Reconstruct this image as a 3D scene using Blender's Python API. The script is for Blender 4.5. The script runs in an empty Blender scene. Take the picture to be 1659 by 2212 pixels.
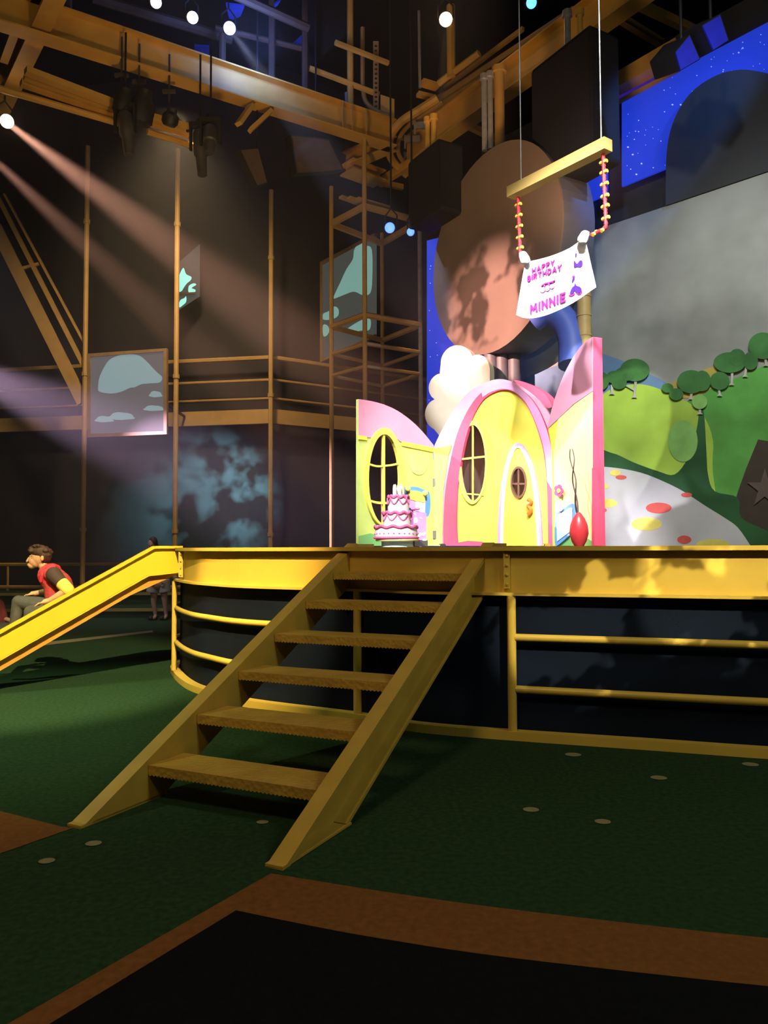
import bpy, bmesh, math, random
from mathutils import Vector, Matrix
from mathutils.geometry import tessellate_polygon
random.seed(7)
C = bpy.context.scene.collection
V = Vector
PI = math.pi

# ------------------------------------------------------------------ camera
W_, H_, F_ = 1659.0, 2212.0, 1703.0
EYE = V((0, 0, 1.5))
PITCH = math.atan(75.0 / F_)
ROLL = 0.0044
cam_d = bpy.data.cameras.new('camera')
cam = bpy.data.objects.new('camera', cam_d)
C.objects.link(cam)
cam_d.sensor_fit = 'VERTICAL'
cam_d.sensor_height = 36.0
cam_d.lens = 36.0 * F_ / H_
cam_d.clip_end = 200
CM = Matrix.Rotation(PI / 2 + PITCH, 3, 'X') @ Matrix.Rotation(-ROLL, 3, 'Z')
cam.matrix_world = Matrix.Translation(EYE) @ CM.to_4x4()
bpy.context.scene.camera = cam

def ray(px, py):
    return CM @ V(((px - W_ / 2) / F_, (H_ / 2 - py) / F_, -1.0))
def pt(px, py, Y):
    d = ray(px, py)
    return EYE + d * (Y / d.y)
def hp(px, py, z):
    d = ray(px, py)
    return EYE + d * ((z - 1.5) / d.z)

# ------------------------------------------------------------------ world, exposure
sc = bpy.context.scene
sc.view_settings.view_transform = 'Standard'
sc.view_settings.look = 'None'
sc.view_settings.gamma = 1.0
sc.view_settings.use_curve_mapping = False
sc.view_settings.exposure = 0.0
sc.cycles.max_bounces = 6
sc.cycles.diffuse_bounces = 3
sc.cycles.glossy_bounces = 3
sc.cycles.volume_bounces = 0
sc.cycles.sample_clamp_indirect = 3.0
sc.cycles.volume_step_rate = 4.0
wd = bpy.data.worlds.new('dark hall')
sc.world = wd
wd.use_nodes = True
wd.node_tree.nodes['Background'].inputs[0].default_value = (0.55, 0.6, 0.9, 1)
wd.node_tree.nodes['Background'].inputs[1].default_value = 0.010

# ------------------------------------------------------------------ lights
def spot(name, pos, target, power, color, angle, blend=0.4, radius=0.08, gobo=None):
    d = bpy.data.lights.new(name, 'SPOT')
    d.energy = power
    d.color = color
    d.spot_size = math.radians(angle)
    d.spot_blend = blend
    d.shadow_soft_size = radius
    o = bpy.data.objects.new(name, d)
    C.objects.link(o)
    o.location = pos
    o.rotation_euler = (V(target) - V(pos)).to_track_quat('-Z', 'Y').to_euler()
    if gobo:
        scale, lo, hi, floor = gobo
        d.use_nodes = True
        nt = d.node_tree
        em = nt.nodes['Emission']
        tc = nt.nodes.new('ShaderNodeTexCoord')
        ns = nt.nodes.new('ShaderNodeTexNoise')
        ns.inputs['Scale'].default_value = scale
        ns.inputs['Detail'].default_value = 3
        mr = nt.nodes.new('ShaderNodeMapRange')
        mr.inputs['From Min'].default_value = lo
        mr.inputs['From Max'].default_value = hi
        mr.inputs['To Min'].default_value = floor
        mr.inputs['To Max'].default_value = 1.0
        nt.links.new(tc.outputs['Normal'], ns.inputs['Vector'])
        nt.links.new(ns.outputs[0], mr.inputs['Value'])
        nt.links.new(mr.outputs[0], em.inputs['Strength'])
    return o
def area(name, pos, target, power, color, sx, sy):
    d = bpy.data.lights.new(name, 'AREA')
    d.energy = power
    d.color = color
    d.shape = 'RECTANGLE'
    d.size = sx
    d.size_y = sy
    o = bpy.data.objects.new(name, d)
    C.objects.link(o)
    o.location = pos
    o.rotation_euler = (V(target) - V(pos)).to_track_quat('-Z', 'Y').to_euler()
    return o

LAMP_A = hp(15, 262, 9.6)                 # warm lamp at the left end of the gantry
LAMP_C = hp(963, 42, 11.6)                # warm lamp over the stage
# the stage wash: strong white on the storybook house
spot('house key', (1.0, 3.0, 9.0), pt(1090, 1010, 10.2), 9500, (1.0, .93, .84), 26, .6, .15)
spot('house side key', (-3.5, 5.0, 9.5), pt(1230, 960, 9.8), 6500, (1.0, .95, .93), 14, .8, .12)
spot('left wing key', (-2.0, 5.0, 9.5), pt(860, 1030, 10.8), 5200, (1.0, .92, .95), 18, .7, .12)
spot('banner key', (1.5, 1.5, 9.0), pt(1200, 610, 8.6), 3600, (1.0, .95, .95), 13, .5, .1)
spot('added banner fill', (-1.5, .5, 3.2), pt(1200, 600, 8.6), 420, (1.0, .95, .95), 14, .6, .1)  # unseen low fill added to brighten the glove undersides
spot('cake key', (-1.5, 2.0, 7.0), pt(862, 1120, 8.6), 6500, (1.0, .93, .93), 9, .7, .1)
spot('cloud board key', (-3.0, 6.0, 4.5), pt(985, 850, 12.3), 2400, (1.0, .93, .85), 11, .8, .1)
spot('mural accent', (3.4, 4.0, 9.0), pt(1285, 985, 12.0), 2600, (1.0, 1.0, .75), 11, .08, .03)
# projector light with cloud pattern on the big disc
spot('disc projector', (-5.0, 3.0, 7.5), pt(1040, 690, 12.3), 34000, (1.0, .50, .36), 14, .9, .02, (13.0, .47, .53, .22))
# warm light on the slide and the left fascia
spot('slide key', (-1.0, 1.0, 7.5), (-3.9, 8.3, .8), 8500, (1.0, .80, .36), 26, .5, .06)
spot('fascia key', (-4.5, 2.6, 8.0), pt(545, 1225, 7.6), 9500, (1.0, .72, .25), 15, .9, .06)
for x_, w_ in ((1330, 10), (1580, 10)):
    spot('fascia pattern', (4.0, -1.0, 6.5), pt(x_, 1228, 6.0), 3800, (1.0, .90, .50), w_, .25, .01, (17.0, .51, .53, .08))
# amber wash over the stairs and the gantry
area('amber wash', (-2.5, -1.0, 8.5), (.0, 6, .5), 200, (1.0, .74, .36), 1.5, 1.5)
area('added right fill', (6.0, 1.0, 6.5), (1.0, 5.0, .8), 120, (.92, 1.0, .62), 1.5, 1.5)  # unseen fill added to light the right side of the stairs
spot('green floor wash', (-7.0, 6.5, 9.0), (-3.6, 7.0, 0), 2300, (.85, 1.0, .45), 42, 1.0, .1)
spot('gantry warm', (-2.0, 9.0, 3.2), (-1.5, 15.5, 10.2), 800, (1.0, .60, .22), 88, 1.0, .4)
spot('gantry warm right', (2.0, 9.0, 5.0), (2.8, 14.5, 10.6), 600, (1.0, .56, .26), 60, 1.0, .4)
# mural wash
spot('mural wash', (2.5, 2.0, 9.5), pt(1520, 930, 11.0), 2700, (.95, 1.0, .85), 40, .9, .2)
spot('mural cool', (1.0, 4.0, 9.5), pt(1500, 600, 11.0), 700, (.80, .88, 1.0), 40, .9, .2)
# teal cloud projection on the far wall
spot('teal projector', (-3.6, 18.3, 3.6), pt(465, 1075, 21.6), 2600, (.35, .95, 1.0), 66, .9, .02, (4.0, .46, .58, .08))
spot('hall rail wash', (-4.0, 15.0, 10.0), (-5.5, 20.8, 4.6), 1700, (1.0, .70, .38), 105, 1.0, .4)
spot('added far floor light', (-7.5, 12.5, 8.5), (-5.2, 16.0, .4), 900, (.95, .85, 1.0), 34, 1.0, .2)  # unseen lamp added to brighten the figure behind the slide

# ------------------------------------------------------------------ materials
def mat(name, col, rough=.6, metal=0.0, var=.12, scale=6.0, bump=0.0, bscale=60.0, emit=None, estr=0.0, spec=.5):
    m = bpy.data.materials.new(name)
    m.use_nodes = True
    nt = m.node_tree
    b = nt.nodes['Principled BSDF']
    tc = nt.nodes.new('ShaderNodeTexCoord')
    ns = nt.nodes.new('ShaderNodeTexNoise')
    ns.inputs['Scale'].default_value = scale
    ns.inputs['Detail'].default_value = 4
    nt.links.new(tc.outputs['Object'], ns.inputs['Vector'])
    r = nt.nodes.new('ShaderNodeValToRGB')
    r.color_ramp.elements[0].position = .3
    r.color_ramp.elements[1].position = .7
    r.color_ramp.elements[0].color = tuple(c * (1 - var) for c in col) + (1,)
    r.color_ramp.elements[1].color = tuple(min(1, c * (1 + var)) for c in col) + (1,)
    nt.links.new(ns.outputs[0], r.inputs[0])
    nt.links.new(r.outputs[0], b.inputs['Base Color'])
    b.inputs['Roughness'].default_value = rough
    b.inputs['Metallic'].default_value = metal
    b.inputs['Specular IOR Level'].default_value = spec
    if bump:
        n2 = nt.nodes.new('ShaderNodeTexNoise')
        n2.inputs['Scale'].default_value = bscale
        bp = nt.nodes.new('ShaderNodeBump')
        bp.inputs['Strength'].default_value = bump
        bp.inputs['Distance'].default_value = .01
        nt.links.new(tc.outputs['Object'], n2.inputs['Vector'])
        nt.links.new(n2.outputs[0], bp.inputs['Height'])
        nt.links.new(bp.outputs[0], b.inputs['Normal'])
    if emit:
        b.inputs['Emission Color'].default_value = tuple(emit) + (1,)
        b.inputs['Emission Strength'].default_value = estr
    return m
M = {}
M['yellow'] = mat('yellow enamel steel', (.74, .50, .10), .34, 0, .06, 3, .06, 40)
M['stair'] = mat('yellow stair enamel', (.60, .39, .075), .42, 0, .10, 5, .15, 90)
M['slide'] = mat('bright yellow slide', (.92, .60, .04), .35, 0, .04, 3)
M['gantry'] = mat('gantry yellow paint', (.72, .42, .09), .55, 0, .12, 2)
M['track'] = mat('brown yellow track', (.40, .24, .07), .55, 0, .15, 3)
M['darkpipe'] = mat('dark brown pipe', (.10, .06, .045), .6)
M['rail'] = mat('balcony yellow paint', (.55, .35, .12), .6, 0, .1, 3)
M['black'] = mat('black metal', (.016, .016, .02), .55, 0, .2, 5)
M['blackgrey'] = mat('dark grey metal', (.06, .055, .06), .55, 0, .2, 5)
M['silver'] = mat('galvanised pipe', (.50, .50, .56), .35, .6, .15, 8)
M['steel'] = mat('hinge steel', (.6, .6, .62), .3, .9, .1, 20)
M['wall'] = mat('dark navy wall', (.034, .030, .038), .8, 0, .25, .8)
M['ceil'] = mat('black ceiling', (.008, .008, .014), .9, 0, .3, 1)
M['skirt'] = mat('navy skirt panel', (.005, .010, .030), .8, 0, .35, 1.2, spec=.15)
M['deck'] = mat('stage deck', (.10, .075, .04), .5, 0, .2, 4)
M['cable'] = mat('steel cable', (.55, .55, .6), .35, .4)

def tread_mat():
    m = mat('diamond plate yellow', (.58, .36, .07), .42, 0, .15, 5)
    nt = m.node_tree
    b = nt.nodes['Principled BSDF']
    tc = nt.nodes.new('ShaderNodeTexCoord')
    vo = nt.nodes.new('ShaderNodeTexVoronoi')
    vo.inputs['Scale'].default_value = 38
    bp = nt.nodes.new('ShaderNodeBump')
    bp.inputs['Strength'].default_value = .35
    bp.inputs['Distance'].default_value = .012
    nt.links.new(tc.outputs['Object'], vo.inputs['Vector'])
    nt.links.new(vo.outputs['Distance'], bp.inputs['Height'])
    nt.links.new(bp.outputs[0], b.inputs['Normal'])
    return m
M['tread'] = tread_mat()

# ------------------------------------------------------------------ mesh helpers
def root_loc(o):
    p = V((0, 0, 0))
    while o is not None:
        p += o.location
        o = o.parent
    return p
def obj(name, bm, m, parent=None, smooth=False, loc=None):
    me = bpy.data.meshes.new(name)
    if parent is not None:
        base = root_loc(parent)
        bmesh.ops.translate(bm, verts=bm.verts, vec=-base)
        o_loc = V((0, 0, 0))
    else:
        if loc is None:
            n = max(1, len(bm.verts))
            cx = sum(v.co.x for v in bm.verts) / n
            cy = sum(v.co.y for v in bm.verts) / n
            cz = min((v.co.z for v in bm.verts), default=0)
            loc = V((cx, cy, cz))
        o_loc = V(loc)
        bmesh.ops.translate(bm, verts=bm.verts, vec=-o_loc)
    bmesh.ops.recalc_face_normals(bm, faces=bm.faces)
    bm.to_mesh(me)
    bm.free()
    if smooth:
        for p in me.polygons:
            p.use_smooth = True
        try:
            me.set_sharp_from_angle(angle=math.radians(40))
        except Exception:
            pass
    for mm in (m if isinstance(m, (list, tuple)) else [m]):
        me.materials.append(mm)
    o = bpy.data.objects.new(name, me)
    C.objects.link(o)
    o.location = o_loc
    o.parent = parent
    return o
def tag(o, label, cat, group=None):
    o['label'] = label
    o['category'] = cat
    if group:
        o['group'] = group
    return o
def thing(name, label, cat, loc, group=None):
    o = bpy.data.objects.new(name, None)
    C.objects.link(o)
    o.empty_display_size = .1
    o.location = V(loc)
    return tag(o, label, cat, group)
def struct(name, bm, m, parent=None, smooth=False):
    o = obj(name, bm, m, parent, smooth)
    if parent is None:
        o['kind'] = 'structure'
    return o
def dup(root, delta, label=None):
    r = root.copy()
    C.objects.link(r)
    r.location = root.location + V(delta)
    if label:
        r['label'] = label
    for ch in list(root.children):
        c = ch.copy()
        C.objects.link(c)
        c.parent = r
        for g in ch.children:
            d = g.copy()
            C.objects.link(d)
            d.parent = c
    return r
def NB():
    return bmesh.new()
def bar(bm, p, q, w, h, up=V((0, 0, 1)), mi=0):
    p, q = V(p), V(q)
    d = (q - p).normalized()
    s = d.cross(up)
    if s.length < 1e-4:
        s = d.cross(V((0, 1, 0)))
    s.normalize()
    u = s.cross(d).normalized()
    vs = []
    for c in (p, q):
        for a, b in ((-1, -1), (1, -1), (1, 1), (-1, 1)):
            vs.append(bm.verts.new(c + s * a * w / 2 + u * b * h / 2))
    for f in ((0, 1, 2, 3), (7, 6, 5, 4), (0, 4, 5, 1), (1, 5, 6, 2), (2, 6, 7, 3), (3, 7, 4, 0)):
        fc = bm.faces.new([vs[i] for i in f])
        fc.material_index = mi
def ibeam(bm, p, q, w, h, t=.03):
    p, q = V(p), V(q)
    up = V((0, 0, 1))
    bar(bm, p + up * t / 2, q + up * t / 2, w, t)
    bar(bm, p + up * (h - t / 2), q + up * (h - t / 2), w, t)
    bar(bm, p + up * h / 2, q + up * h / 2, t, h - 2 * t)
def quadbox(bm, pts4, n, t, mi=0):
    """four corners, extruded along n by t"""
    a = [bm.verts.new(V(p)) for p in pts4]
    b = [bm.verts.new(V(p) + V(n) * t) for p in pts4]
    k = len(a)
    fs = [bm.faces.new(a), bm.faces.new(b[::-1])]
    for i in range(k):
        fs.append(bm.faces.new((a[i], b[i], b[(i + 1) % k], a[(i + 1) % k])))
    for f in fs:
        f.material_index = mi
def tube(bm, pts, r, seg=8, closed=False, cap=True, mi=0):
    pts = [V(p) for p in pts]
    n = len(pts)
    rings = []
    prev = None
    for i, p in enumerate(pts):
        if closed:
            d = (pts[(i + 1) % n] - pts[i - 1]).normalized()
        elif i == 0:
            d = (pts[1] - pts[0]).normalized()
        elif i == n - 1:
            d = (pts[-1] - pts[-2]).normalized()
        else:
            d = ((pts[i + 1] - p).normalized() + (p - pts[i - 1]).normalized()).normalized()
        if prev is None:
            a = d.orthogonal().normalized()
        else:
            a = (prev - d * prev.dot(d)).normalized()
        prev = a
        b = d.cross(a)
        rr = r[i] if isinstance(r, (list, tuple)) else r
        rings.append([bm.verts.new(p + (a * math.cos(2 * PI * k / seg) + b * math.sin(2 * PI * k / seg)) * rr) for k in range(seg)])
    m = n if closed else n - 1
    for i in range(m):
        A, B = rings[i], rings[(i + 1) % n]
        for k in range(seg):
            f = bm.faces.new((A[k], A[(k + 1) % seg], B[(k + 1) % seg], B[k]))
            f.material_index = mi
    if cap and not closed:
        bm.faces.new(rings[0][::-1]).material_index = mi
        bm.faces.new(rings[-1]).material_index = mi
def ell(bm, c, rx, ry, rz, rot=None, seg=16, ring=10, mi=0):
    mtx = Matrix.Translation(V(c))
    if rot is not None:
        mtx = mtx @ rot.to_4x4()
    mtx = mtx @ Matrix.Diagonal((rx, ry, rz, 1))
    g = bmesh.ops.create_uvsphere(bm, u_segments=seg, v_segments=ring, radius=1, matrix=mtx)
    if mi:
        for v in g['verts']:
            for f in v.link_faces:
                f.material_index = mi
def capsule(bm, p, q, r1, r2, seg=14):
    p, q = V(p), V(q)
    ell(bm, p, r1, r1, r1, None, seg, 8)
    ell(bm, q, r2, r2, r2, None, seg, 8)
    tube(bm, [p, q], [r1, r2], seg)
def lathe(bm, c, prof, seg=24, axis=V((0, 0, 1)), mi=0, wave=None):
    c = V(c)
    axis = V(axis).normalized()
    a = axis.orthogonal().normalized()
    b = axis.cross(a)
    rings = []
    for j, (r, h) in enumerate(prof):
        ring = []
        for k in range(seg):
            t = 2 * PI * k / seg
            dh = 0
            if wave and j in wave:
                dh = wave[j][1] * math.sin(t * wave[j][0])
            ring.append(bm.verts.new(c + axis * (h + dh) + (a * math.cos(t) + b * math.sin(t)) * max(r, 1e-4)))
        rings.append(ring)
    for A, B in zip(rings, rings[1:]):
        for k in range(seg):
            bm.faces.new((A[k], A[(k + 1) % seg], B[(k + 1) % seg], B[k])).material_index = mi
    bm.faces.new(rings[0][::-1]).material_index = mi
    bm.faces.new(rings[-1]).material_index = mi

class Plane:
    """a vertical plane through two plan points; N faces the camera side"""
    def __init__(s, p0, p1):
        s.O = V((p0[0], p0[1], 0))
        s.D = (V((p1[0], p1[1], 0)) - s.O).normalized()
        s.N = V((s.D.y, -s.D.x, 0))
        if s.N.dot(EYE - s.O) < 0:
            s.N = -s.N
    def at(s, px, py, off=0.0):
        d = ray(px, py)
        t = (s.O + s.N * off - EYE).dot(s.N) / d.dot(s.N)
        return EYE + d * t
    def to2(s, px, py, off=0.0):
        p = s.at(px, py, off)
        return ((p - s.O).dot(s.D), p.z)
    def to3(s, a, z, off=0.0):
        return s.O + s.D * a + V((0, 0, z)) + s.N * off
def pxplane(px0, Y0, px1, Y1):
    a, b = pt(px0, 1181, Y0), pt(px1, 1181, Y1)
    return Plane(a, b)
def prism2(bm, P, outer, holes=(), off=0.0, t=.02, mi=0):
    """polygon in plane coordinates (a,z), front face at off, thickness t going back"""
    loops = [list(outer)] + [list(h) for h in holes]
    flat = [p for l in loops for p in l]
    tris = tessellate_polygon([[V((p[0], p[1], 0)) for p in l] for l in loops])
    fr = [bm.verts.new(P.to3(p[0], p[1], off)) for p in flat]
    bk = [bm.verts.new(P.to3(p[0], p[1], off - t)) for p in flat]
    for a, b, c in tris:
        for vs in ((fr[a], fr[b], fr[c]), (bk[c], bk[b], bk[a])):
            try:
                bm.faces.new(vs).material_index = mi
            except ValueError:
                pass
    k = 0
    for l in loops:
        n = len(l)
        for i in range(n):
            j = (i + 1) % n
            try:
                bm.faces.new((fr[k + i], bk[k + i], bk[k + j], fr[k + j])).material_index = mi
            except ValueError:
                pass
        k += n
def prism(bm, P, outer_px, holes_px=(), off=0.0, t=.02, mi=0):
    prism2(bm, P, [P.to2(*p, off) for p in outer_px], [[P.to2(*p, off) for p in h] for h in holes_px], off, t, mi)
def oval(cx, cy, rx, ry, n=32, tilt=0.0, a0=0, a1=2 * PI):
    out = []
    full = abs(a1 - a0 - 2 * PI) < 1e-6
    for k in range(n if full else n + 1):
        t = a0 + (a1 - a0) * k / n
        x, y = rx * math.cos(t), ry * math.sin(t)
        out.append((cx + x * math.cos(tilt) - y * math.sin(tilt), cy + x * math.sin(tilt) + y * math.cos(tilt)))
    return out
def smooth_poly(pts, n=6, closed=False):
    """Catmull-Rom through pixel points"""
    P = list(pts)
    out = []
    m = len(P)
    rng = range(m) if closed else range(m - 1)
    for i in rng:
        if closed:
            p0, p1, p2, p3 = P[i - 1], P[i], P[(i + 1) % m], P[(i + 2) % m]
        else:
            p0, p1, p2, p3 = P[max(i - 1, 0)], P[i], P[i + 1], P[min(i + 2, m - 1)]
        for k in range(n):
            t = k / n
            out.append(tuple(.5 * ((2 * b) + (-a + c) * t + (2 * a - 5 * b + 4 * c - d) * t * t + (-a + 3 * b - 3 * c + d) * t ** 3)
                             for a, b, c, d in zip(p0, p1, p2, p3)))
    if not closed:
        out.append(tuple(P[-1]))
    return out

# ------------------------------------------------------------------ room shell
M['green'] = mat('dark green carpet', (.020, .052, .026), .95, 0, .25, 30, .4, 300, spec=.1)
M['brown'] = mat('brown carpet path', (.20, .085, .028), .95, 0, .15, 30, .4, 300, spec=.1)
M['navy'] = mat('navy carpet', (.004, .005, .009), .95, 0, .25, 30, .4, 300, spec=.1)
M['dot'] = mat('pale carpet dot', (.26, .24, .17), .95, 0, .1, 30, spec=.1)
bm = NB()
def flatpoly(bm, pts, z, mi):
    vs = [bm.verts.new((p[0], p[1], z)) for p in pts]
    f = bm.faces.new(vs)
    f.material_index = mi
quadbox(bm, [(-14, -6, -.1), (14, -6, -.1), (14, 32, -.1), (-14, 32, -.1)], V((0, 0, 1)), .1, 0)
def g(px, py):
    p = hp(px, py, 0)
    return (p.x, p.y)
path_up = smooth_poly([g(585, 1888), g(860, 1932), g(1140, 1970), g(1659, 2028), g(2100, 2065)], 5)
path_dn = smooth_poly([g(510, 1968), g(680, 2003), g(830, 2030), g(1100, 2070), g(1659, 2132), g(2100, 2168)], 5)
flatpoly(bm, path_up + path_dn[::-1], .003, 1)
flatpoly(bm, [g(585, 1888), g(510, 1968), g(110, 2212), g(-500, 2620), g(-1000, 2620), g(20, 2212)], .0034, 1)
flatpoly(bm, path_dn + [(5, -4), (-2.5, -4), g(-500, 2620), g(110, 2212)], .003, 2)
flatpoly(bm, [g(-300, 1700), g(0, 1753), g(135, 1787), g(160, 1789), g(0, 1845), g(-300, 1960)], .003, 1)
for px, py, r in ((101, 1861, .085), (202, 1823, .085), (567, 1777, .06), (1147, 1750, .075), (1302, 1776, .085), (1238, 1631, .08), (1423, 1681, .08), (1621, 1652, .08)):
    c = hp(px, py, 0)
    rr = 17 * c.y / F_ if r > .07 else 13 * c.y / F_
    flatpoly(bm, [(c.x + rr * math.cos(2 * PI * k / 20), c.y + rr * .9 * math.sin(2 * PI * k / 20)) for k in range(20)], .004, 3)
# pale stripes woven into the far carpet
flatpoly(bm, [g(0, 1398), g(330, 1362), g(330, 1366), g(0, 1406)], .003, 3)
struct('floor', bm, [M['green'], M['brown'], M['navy'], M['dot']])
bm = NB()
quadbox(bm, [(-14, -6, 15), (14, -6, 15), (14, 32, 15), (-14, 32, 15)], V((0, 0, 1)), .1)
struct('ceiling', bm, M['ceil'])

CORNER = pt(587, 1181, 21.5)
DW1 = V((-.985, .17, 0))
AX = V((.826, .564, 0))
w1e = CORNER + DW1 * 11.5
w2e = CORNER + AX * 14
def wallseg(name, a, b, m, z1=15.0, t=.12):
    bm = NB()
    a, b = V((a.x, a.y, 0)), V((b.x, b.y, 0))
    n = (b - a).normalized().cross(V((0, 0, 1)))
    if n.dot(EYE - a) > 0:
        n = -n
    quadbox(bm, [a, b, b + V((0, 0, z1)), a + V((0, 0, z1))], n, t)
    return struct(name, bm, m)
wallseg('wall_back', w1e, CORNER, M['wall'])
wallseg('wall_back_right', CORNER, w2e, M['wall'])
wallseg('wall_left', V((-13.9, 2, 0)), V((-13.9, 23.6, 0)), M['wall'])

# ------------------------------------------------------------------ stage
DECK = 1.492
curve_px = [(1659, 1640), (1400, 1621), (1105, 1600), (900, 1582), (770, 1560), (530, 1528), (440, 1503), (402, 1487), (378, 1466), (371, 1448)]
cp = [hp(x, y, 0) for x, y in curve_px]
cp = [(p.x, p.y) for p in cp]
d0 = V(cp[0]) - V(cp[1])
cp = [tuple(V(cp[0]) + d0 * 2.2 + V((0, .25))), tuple(V(cp[0]) + d0 * 1.0 + V((0, .04)))] + cp
dl = (V(cp[-1]) - V(cp[-2])).normalized()
cp += [tuple(V(cp[-1]) + V((.02, .5))), tuple(V(cp[-1]) + V((.25, 1.1)))]
SC = [V((p[0], p[1], 0)) for p in smooth_poly(cp, 5)]
def offs(pts, d):
    """offset a plan polyline to the inside of the stage by d"""
    out = []
    for i, p in enumerate(pts):
        a = pts[max(0, i - 1)]
        b = pts[min(len(pts) - 1, i + 1)]
        t = (b - a).normalized()
        n = V((t.y, -t.x, 0))
        out.append(p + n * d)
    return out
_t = (SC[6] - SC[4]).normalized()
if V((_t.y, -_t.x, 0)).y < 0:
    _o = offs
    def offs(pts, d): return _o(pts, -d)
def strip(bm, line, d_out, d_in, z0, z1):
    a, b = offs(line, d_out), offs(line, d_in)
    rows = []
    for p, q in zip(a, b):
        rows.append([bm.verts.new((p.x, p.y, z0)), bm.verts.new((q.x, q.y, z0)), bm.verts.new((q.x, q.y, z1)), bm.verts.new((p.x, p.y, z1))])
    for r, s in zip(rows, rows[1:]):
        for k in range(4):
            bm.faces.new((r[k], r[(k + 1) % 4], s[(k + 1) % 4], s[k]))
    bm.faces.new(rows[0])
    bm.faces.new(rows[-1][::-1])
stage = thing('stage_platform', 'raised round stage platform with yellow steel rim and dark navy skirt', 'stage', (1, 9, 0))
bm = NB()
line = offs(SC, .02)
back = [V((-1.9, 13.6, 0)), V((0, 15.6, 0)), V((9.5, 11.5, 0))]
top = [bm.verts.new((p.x, p.y, DECK)) for p in line + back]
bot = [bm.verts.new((p.x, p.y, DECK - .03)) for p in line + back]
bm.faces.new(top)
bm.faces.new(bot[::-1])
for i in range(len(top)):
    j = (i + 1) % len(top)
    bm.faces.new((top[i], bot[i], bot[j], top[j]))
obj('deck', bm, M['deck'], stage)
bm = NB()
strip(bm, SC, 0, .13, DECK - .028, DECK + .006)
obj('rim_flange', bm, M['yellow'], stage)
bm = NB()
strip(bm, SC, .07, .12, 1.135, DECK - .028)
obj('fascia', bm, M['yellow'], stage)
bm = NB()
strip(bm, SC, 0, .12, 1.115, 1.137)
obj('lower_flange', bm, M['yellow'], stage)
bm = NB()
strip(bm, SC, .10, .13, .0, 1.115)
obj('skirt', bm, M['skirt'], stage)
bm = NB()
strip(bm, SC, -.01, .09, .003, .07)
obj('base_rail', bm, M['yellow'], stage)
for z in (.39, .79):
    bm = NB()
    l = [p + V((0, 0, z)) for p in offs(SC, .035)]
    # the rails break off behind the stairs
    bm.free()
    for seg in ([q for q in l if q.x > .98], [q for q in l if q.x < (-.86 if z > .5 else -1.1)]):
        bm = NB()
        tube(bm, seg, .029, 10)
        obj('rail', bm, M['yellow'], stage, True)
def nearest(px):
    best = min(range(len(SC)), key=lambda i: abs((SC[i].x / SC[i].y) - (px - W_ / 2) / F_) if SC[i].y < 12 else 9)
    i = best
    u = (px - W_ / 2) / F_
    for a, b in zip(SC, SC[1:]):
        fa, fb = a.x / a.y - u, b.x / b.y - u
        if fa * fb <= 0 and fa != fb:
            return a.lerp(b, fa / (fa - fb))
    return SC[best]
for px, r in ((1104, .036), (771, .036), (376, .03)):
    p = nearest(px)
    bm = NB()
    tube(bm, [p + V((0, .035, .06)), p + V((0, .035, 1.118))], r, 10)
    obj('post', bm, M['yellow'], stage, True)
for px in (1095, 389):
    p = nearest(px)
    bm = NB()
    bar(bm, p + V((.0, .045, 1.17)), p + V((.0, .045, 1.45)), .05, .02, V((0, 1, 0)))
    for k in range(4):
        ell(bm, p + V((.0, .03, 1.2 + k * .075)), .012, .012, .012, None, 8, 6)
    obj('splice_plate', bm, M['yellow'], stage)

# ------------------------------------------------------------------ steps
RISE = 1.5 / 7
L1 = hp(318, 1657, RISE)
L6 = hp(718, 1236, RISE * 6)
R1 = hp(690, 1703, RISE)
R6 = hp(1007, 1240, RISE * 6)
mid_step = ((L6 + R6) / 2 - (L1 + R1) / 2) / 5
mid_step.z = 0
RUN = mid_step.length
S = mid_step.normalized()
wv = ((R1 - L1) + (R6 - L6)) / 2
wv.z = 0
WID = wv.length
Wd = wv.normalized()
M1 = (L1 + R1) / 2
M1.z = 0
def st(t, a, z):            # along the flight, across it, up
    return M1 + S * t + Wd * a + V((0, 0, z))
stairs = thing('open_stairs', 'yellow steel open-riser stairs leading up to the stage', 'stairs', st(.5, 0, 0))
slope = RISE / RUN
def stringer(side):
    a0 = side * WID / 2
    bm = NB()
    t0, h = -.50, .62 * slope
    tt = 1.53 / slope + t0            # where the top edge meets the deck
    web = [(t0 + .02, 0), (t0 + .62, 0), (tt + .30, 1.47 - (.32 - .30) * slope - .30), (tt + .30, 1.50), (tt - .02, 1.50)]
    web[2] = (tt + .30, (tt + .30 - (t0 + .62)) * slope)
    vs = [st(t, a0, z) for t, z in web]
    quadbox(bm, vs, Wd * side, .014)
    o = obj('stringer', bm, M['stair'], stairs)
    # top flange, toes outwards, turning level at the deck
    bm = NB()
    up = V((0, 0, 1))
    n = (up - S * slope).normalized()
    a, b = st(t0, a0 + side * .05, 0), st(tt, a0 + side * .05, 1.53)
    dn = -n * .014
    bar(bm, a + dn, b + dn + (b - a).normalized() * .004, .10, .028, n)
    bar(bm, st(tt, a0 + side * .05, 1.512), st(tt + .33, a0 + side * .05, 1.512), .10, .026)
    obj('top_flange', bm, M['stair'], stairs)
    bm = NB()
    a, b = st(t0 + .62, a0 + side * .05, 0.012), st(tt + .30, a0 + side * .05, (tt + .30 - (t0 + .62)) * slope + .012)
    bar(bm, a, b, .09, .02, n)
    obj('bottom_flange', bm, M['stair'], stairs)
    bm = NB()
    quadbox(bm, [st(t0, a0, .004), st(t0 + .66, a0, .004), st(t0 + .66, a0 + side * .10, .004), st(t0, a0 + side * .10, .004)], up, .012)
    obj('foot_plate', bm, M['stair'], stairs)
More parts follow.
